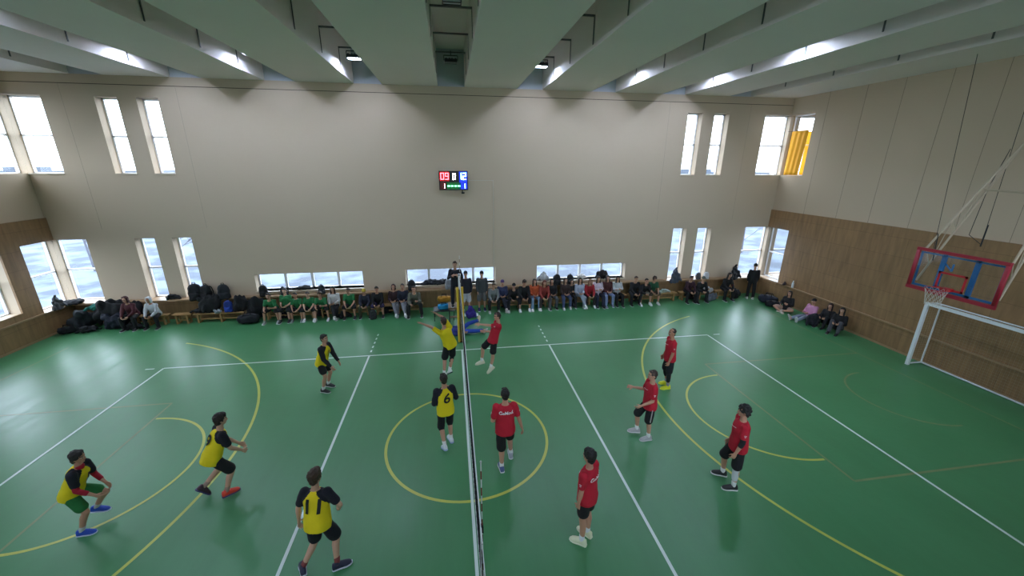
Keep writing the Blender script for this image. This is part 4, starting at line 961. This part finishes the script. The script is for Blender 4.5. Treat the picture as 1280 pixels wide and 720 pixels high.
# ------------------------------------------------------------------ bags and coats
_bc = {}
def lump(key, fn, vox=.016, disp=(.04, 7, 0.)):
    if key not in _bc:
        mb = MB(); fn(mb); _bc[key] = assign(remesh(mb, vox, 2, disp), [M_black])
    return _bc[key]
def f_pack(mb):
    mb.loft([((0, 0, z), (w_, 0, 0), (0, d, 0)) for z, w_, d in ((.0, .13, .08), (.02, .155, .105), (.22, .16, .11), (.36, .14, .095), (.43, .10, .07), (.46, .04, .03))], 22, power=2.8)
def f_pocket(mb): mb.loft([((0, -.11, z), (w_, 0, 0), (0, d, 0)) for z, w_, d in ((.03, .10, .03), (.05, .12, .05), (.18, .12, .05), (.22, .10, .03))], 18, power=3)
def f_duffel(mb): mb.loft([((x, 0, .15), (0, w_, 0), (0, 0, w_*.92)) for x, w_ in ((-.28, .07), (-.26, .13), (-.1, .16), (.1, .16), (.26, .13), (.28, .07))], 20, power=2.4)
def f_heap(seed):
    def fn(mb):
        r = random.Random(seed)
        mb.ball((0, 0, .10), (.26, 0, 0), (0, .17, 0), (0, 0, .12), 16)
        for k in range(7):
            a = r.uniform(0, 6.28); p = Vector((math.cos(a)*r.uniform(.05, .22), math.sin(a)*r.uniform(.03, .13), r.uniform(.05, .2)))
            mb.ball(p, (r.uniform(.08, .15), 0, 0), (0, r.uniform(.06, .12), 0), (0, 0, r.uniform(.04, .09)), 12)
        for k in range(3):
            a = r.uniform(0, 6.28); d = Vector((math.cos(a), math.sin(a)*.6, 0)); mb.cap(d*.12+Vector((0, 0, .14)), d*.34+Vector((0, 0, .05)), .06, .045)
    return fn
def f_upcoat(mb):
    mb.loft([((x, 0, z), (w_, 0, 0), (0, d, 0)) for z, x, w_, d in ((0, 0, .2, .13), (.08, 0, .21, .13), (.25, .0, .17, .11), (.42, .02, .11, .08), (.55, .03, .06, .05), (.62, .03, .03, .03))], 18)
    mb.cap((-.12, -.06, .35), (-.22, -.12, .05), .06, .05); mb.cap((.13, -.05, .35), (.22, -.12, .08), .06, .045)
def straps(e, m_, sx=.07):
    for x in (-sx, sx): MB().path([(x, .09, .4), (x, .15, .34), (x*1.2, .17, .2), (x*1.2, .12, .06)], .014, n=6).build('shoulder_strap', m_, e)
    MB().path([(-.04, .02, .44), (-.03, .02, .49), (.03, .02, .49), (.04, .02, .44)], .010, n=6).build('carry_handle', m_, e)
def pack(lab, x, y, z, c, rz=0., size=1., tilt=0., pc=None):
    e = tag(empty('backpack', (x, y, z), rz), lab, 'backpack'); e.scale = (size,)*3; e.rotation_euler = (tilt, 0, rz)
    put('main_compartment', lump('pack', f_pack, .014, (.02, 9, 1.)), [fab(c)], e); put('front_pocket', lump('pocket', f_pocket, .012, (.012, 12, 1.)), [fab(pc or c)], e); straps(e, fab('0a0b0d'))
def duffel(lab, x, y, z, c, rz=0., size=1.):
    e = tag(empty('duffel_bag', (x, y, z), rz), lab, 'bag'); e.scale = (size,)*3
    put('bag_body', lump('duffel', f_duffel, .016, (.03, 8, 2.)), [fab(c)], e)
    for sy_ in (-1, 1): MB().path([(-.11, sy_*.10, .26), (-.09, sy_*.06, .36), (.09, sy_*.06, .36), (.11, sy_*.10, .26)], .012).build('carry_handle', fab('0b0c0e'), e)
    MB().path([(-.24, 0, .262), (-.1, 0, .30), (.1, 0, .30), (.24, 0, .262)], .006, n=5).build('zip', mat('grey_zip', '6d6d70', .4), e)
HN = 0
def heap(lab, x, y, z, c, rz=0., size=(1, 1, 1), seed=1, cat='jacket', name='crumpled_jacket'):
    o = put(name, lump('heap%d' % seed, f_heap(seed), .016, (.05, 9, float(seed))), [fab(c)], None); o.location = (x, y, z); o.rotation_euler = (0, 0, rz); o.scale = size
    tag(o, lab, cat)
def coat(lab, x, y, z, c, rz=0., size=1.):
    o = put('upright_coat', lump('upcoat', f_upcoat, .016, (.05, 8, 3.)), [fab(c)], None); o.location = (x, y, z); o.rotation_euler = (0, 0, rz); o.scale = (size,)*3
    tag(o, lab, 'coat')
LZ = .855      # top of the ledge
# left corner heap
coat('grey jacket standing upright on the left corner window sill', -14.45, 12.62, LZ, '4a4b4f', 1.3, .85)
heap('black jacket lying on the left corner sill beside upright grey jacket', -14.35, 13.15, LZ, '15171c', .2, (1.1, .9, .8), 1)
heap('teal green jacket on top of the left corner clothes heap', -13.45, 12.95, .66, '1f6e62', .5, (1.1, .9, 1.1), 2)
heap('dark grey coat leaning on the left end of the clothes heap', -13.95, 12.75, .08, '22282c', .9, (1.5, 1.4, 2.5), 3)
heap('big black coat heap right of the teal jacket', -13.0, 12.9, .3, '0f1114', .1, (1.7, 1.5, 3.0), 4)
heap('navy coat draped low in front of the black coat heap', -12.75, 12.62, .0, '141a2a', 0, (1.5, 1.0, 2.4), 5)
duffel('black sports bag on the floor at the left wall corner', -14.15, 12.35, 0, '101216', .7, .9)
heap('black coat mass spilling over the bench beside the maroon hood', -12.45, 12.98, .2, '0e0f12', .4, (1.4, .8, 3.0), 1)
heap('black trouser heap at the feet of the maroon hooded person', -12.1, 12.45, 0, '0c0d10', .1, (1.1, .6, 1.0), 3)
heap('black rucksack heap with pale patch on the floor, left corner', -13.55, 12.4, 0, '17191d', .3, (1.0, .9, 1.0), 6)
heap('black jacket on the sill of the narrow lower left window', -11.1, 13.3, LZ, '13151a', .1, (.9, .7, .8), 3)
heap('black cloth bundle on the bench right of the short bench', -10.0, 12.9, .385, '0d0e10', .1, (1.0, .7, .8), 2)
pack('big black backpack stacked high under the second narrow window', -10.15, 13.1, LZ-.02, '121317', .15, 1.45)
pack('black backpack on the sill right of the biggest black backpack', -9.78, 13.12, LZ-.02, '0f1012', -.2, 1.3)
heap('large black coat filling the bench below the black backpacks', -9.6, 12.92, .385, '101113', .2, (1.3, .9, 3.0), 1)
pack('blue fronted backpack standing on the loaded bench', -8.95, 12.85, .385, '16307a', .1, 1.0, pc='1d3f9c')
pack('black backpack with white strap leaning above the blue backpack', -9.15, 13.12, LZ-.02, '191c22', .3, 1.3)
heap('black coat at the right end of the loaded bench', -8.5, 12.9, .385, '0e0f12', .2, (.9, .8, 2.6), 4)
heap('grey white cloth crumpled beside the blue backpack', -9.3, 12.75, .385, '8b9096', .2, (.5, .4, .6), 5)
heap('black coat heap left of the green shirted players', -7.95, 12.98, .15, '101114', .3, (1.2, .9, 3.2), 6)
duffel('large navy black duffel on the floor left of green team', -8.15, 12.5, 0, '11141c', .15, 1.25)
pack('black backpack on the ledge behind the leftmost green player', -7.75, 13.20, LZ, '0f1013', .1, 1.0)
pack('black backpack on the ledge above the second green player', -6.95, 13.20, LZ, '15181c', -.5, .85, tilt=.25)
heap('flat black jacket on the sill behind the green team', -6.35, 13.50, 1.0, '16191c', 0, (1.2, .6, .6), 2)
pack('dark grey backpack on the sill behind the fifth green player', -5.55, 13.20, LZ, '23262b', .2, .85)
pack('grey backpack on the floor before the yellow beanie person', -3.45, 12.3, 0, '26272a', .3, .85)
pack('black backpack on the ledge behind the olive jacket person', -1.95, 13.20, LZ, '14171d', -.2, 1.0)
heap('black and white patterned coat pile on the middle window sill', -1.15, 13.50, 1.0, '22262e', 0, (1.3, .7, .9), 4)
heap('dark jacket on the middle sill right of the patterned pile', -.75, 13.50, 1.0, '14161a', .3, (1.0, .7, .9), 1)
pack('grey patterned backpack on the sill left of the referee', -.42, 13.20, LZ, '7d8084', .1, .95)
for i, (x, y, c, sd, lab) in enumerate(((-6.9, 12.95, '0e0f12', 1, 'added black filler bag pushed under the bench below the second green shirt'), (-5.6, 12.95, '121319', 2, 'added black filler bag under the bench left of the girl in white'), (-4.65, 12.6, '0d0e11', 3, 'added black filler bag on the floor right of the girl in white'),
        (-2.95, 12.95, '101116', 4, 'added dark filler bag under the bench by the black hoodie person'), (2.05, 12.95, '0f1013', 5, 'added black filler bag under the bench below the purple beanie'), (3.6, 13.0, '14151b', 6, 'added dark filler bag under the bench below the red haired person'),
        (5.0, 12.7, '0e0f13', 1, 'added black filler bag on the floor left of the light grey trousers'), (7.35, 13.0, '101115', 2, 'added black filler bag under the bench by the white hoodie girl'), (8.0, 13.0, '0f1014', 3, 'added black filler bag under the bench by the beige shorts'), (10.7, 13.0, '111216', 4, 'added black filler bag under the bench by the maroon jacket'))):
    heap(lab, x, y, 0, c, .2*i, (.9, .7, 1.1), sd, 'bag', 'dark_filler_bag')  # bags added to fill in the dark under and between the benches
# table with bags beside the stand
tb = tag(empty('small_table', (-.62, 11.95, 0)), 'small dark table carrying turquoise and yellow bags left of the referee', 'table')
MB().box((-.42, -.28, .40), (.42, .28, .43)).build('table_top', mat('dark_table_top', '20222a', .5), tb)
for sx in (-1, 1):
    for sy_ in (-1, 1): MB().tube((sx*.38, sy_*.24, 0), (sx*.38, sy_*.24, .40), .014).build('leg', M_steel_dark, tb)
duffel('turquoise sports bag on the small dark table', -.62, 11.85, .43, '1b83b5', .1, .85)
duffel('mustard yellow bag on top of the turquoise bag', -.6, 11.98, .70, 'a5751a', -.05, .9)
heap('purple jacket heaped right of the net post', .42, 11.9, 0, '3a2a86', .3, (.75, .6, 2.0), 3)
pw = tag(empty('white_board', (.4, 12.22, 0)), 'flat white board lying on the floor below the standing people', 'board')
MB().box((-.36, -.14, 0), (.36, .14, .015)).build('panel', M_white, pw); MB().box((-.37, -.15, 0), (.37, -.14, .02)).build('edge', M_white, pw)
# right half of the ledge
heap('white coat on the sill behind the black haired person', 3.78, 13.50, 1.0, 'b4b6b8', .1, (.8, .6, 1.5), 2)
pack('black backpack on the right sill, left of its pair', 4.35, 13.20, LZ, '101215', .35, 1.05)
pack('black backpack on the right sill, right of its pair', 4.95, 13.20, LZ, '14171b', -.3, 1.0)
heap('white fur hood coat on the sill behind the red sweater', 5.6, 13.50, 1.0, 'c8c4be', .1, (.9, .6, .9), 5)
heap('dark fur trimmed coat propped behind the maroon top person', 6.55, 13.45, 1.0, '1c1614', .1, (1.05, .8, 1.7), 6)
heap('pale green and white jacket left on the right bench', 9.3, 12.86, .385, '9aa79f', .2, (1.2, .5, .7), 3)
coat('grey puffer jacket hanging beside the narrow lower right window', 9.95, 13.12, .78, '444b58', .1, 1.15)
pack('grey backpack on the sill of the rightmost narrow window', 11.2, 13.20, LZ, '4a4d50', .2, .7)
pack('white bag on the sill right of the grey backpack', 11.6, 13.20, LZ, 'bfc0c2', -.1, .75)
heap('white grey plaid jacket heaped on the bench gap', 11.55, 12.85, .30, '9fa1a3', .2, (1.1, .8, 1.1), 4)
heap('grey plaid coat hanging down to the floor near right corner', 11.6, 12.6, 0, '5b5f6a', .1, (1.1, .7, 1.4), 1)
coat('black coat propped upright on the ledge at the right corner', 13.05, 13.2, .80, '17191d', .1, 1.15)
heap('black bundle on the floor between bench and standing person', 12.95, 12.75, 0, '101114', .3, (1.0, .9, 1.8), 5)
duffel('long dark navy sports bag on the floor in the right corner', 13.9, 11.85, 0, '1f2433', -1.0, 1.3)
duffel('black sports bag in front of the navy bag, right corner', 13.75, 11.4, 0, '16181d', -.5, .95)
heap('small dark hat on the right wall ledge', 14.48, 11.75, .875, '3a2c30', .2, (.4, .3, .6), 2, 'hat', 'crumpled_hat')
heap('dark navy coat bundle on the floor among the seated people', 13.7, 9.35, 0, '12141e', .2, (1.0, 1.0, 2.0), 6)
bt = tag(empty('drink_bottle', (14.5, 11.35, .88)), 'clear white drink bottle standing on the right wall ledge', 'bottle')
MB().loft([((0, 0, z), (r_, 0, 0), (0, r_, 0)) for z, r_ in ((0, .04), (.02, .045), (.2, .045), (.26, .02), (.28, .018))], 16).build('bottle_body', mat('pale_plastic', 'cfd6dc', .2), bt)
MB().tube((0, 0, .28), (0, 0, .31), .022, n=14).build('bottle_cap', M_white, bt)
ps = tag(empty('paper_stack', (14.62, 12.5, .865)), 'white papers lying on the lower right corner window sill', 'paper')
MB().box((-.12, -.2, 0), (.12, .2, .012)).build('lower_sheets', M_white, ps); MB().add([(-.1, -.3, .014), (.14, -.24, .014), (.1, .1, .014), (-.12, .05, .014), (-.1, -.3, .018), (.14, -.24, .018), (.1, .1, .018), (-.12, .05, .018)], [(0, 3, 2, 1), (4, 5, 6, 7), (0, 1, 5, 4), (1, 2, 6, 5), (2, 3, 7, 6), (3, 0, 4, 7)]).build('top_sheet', M_white, ps)
#PART5
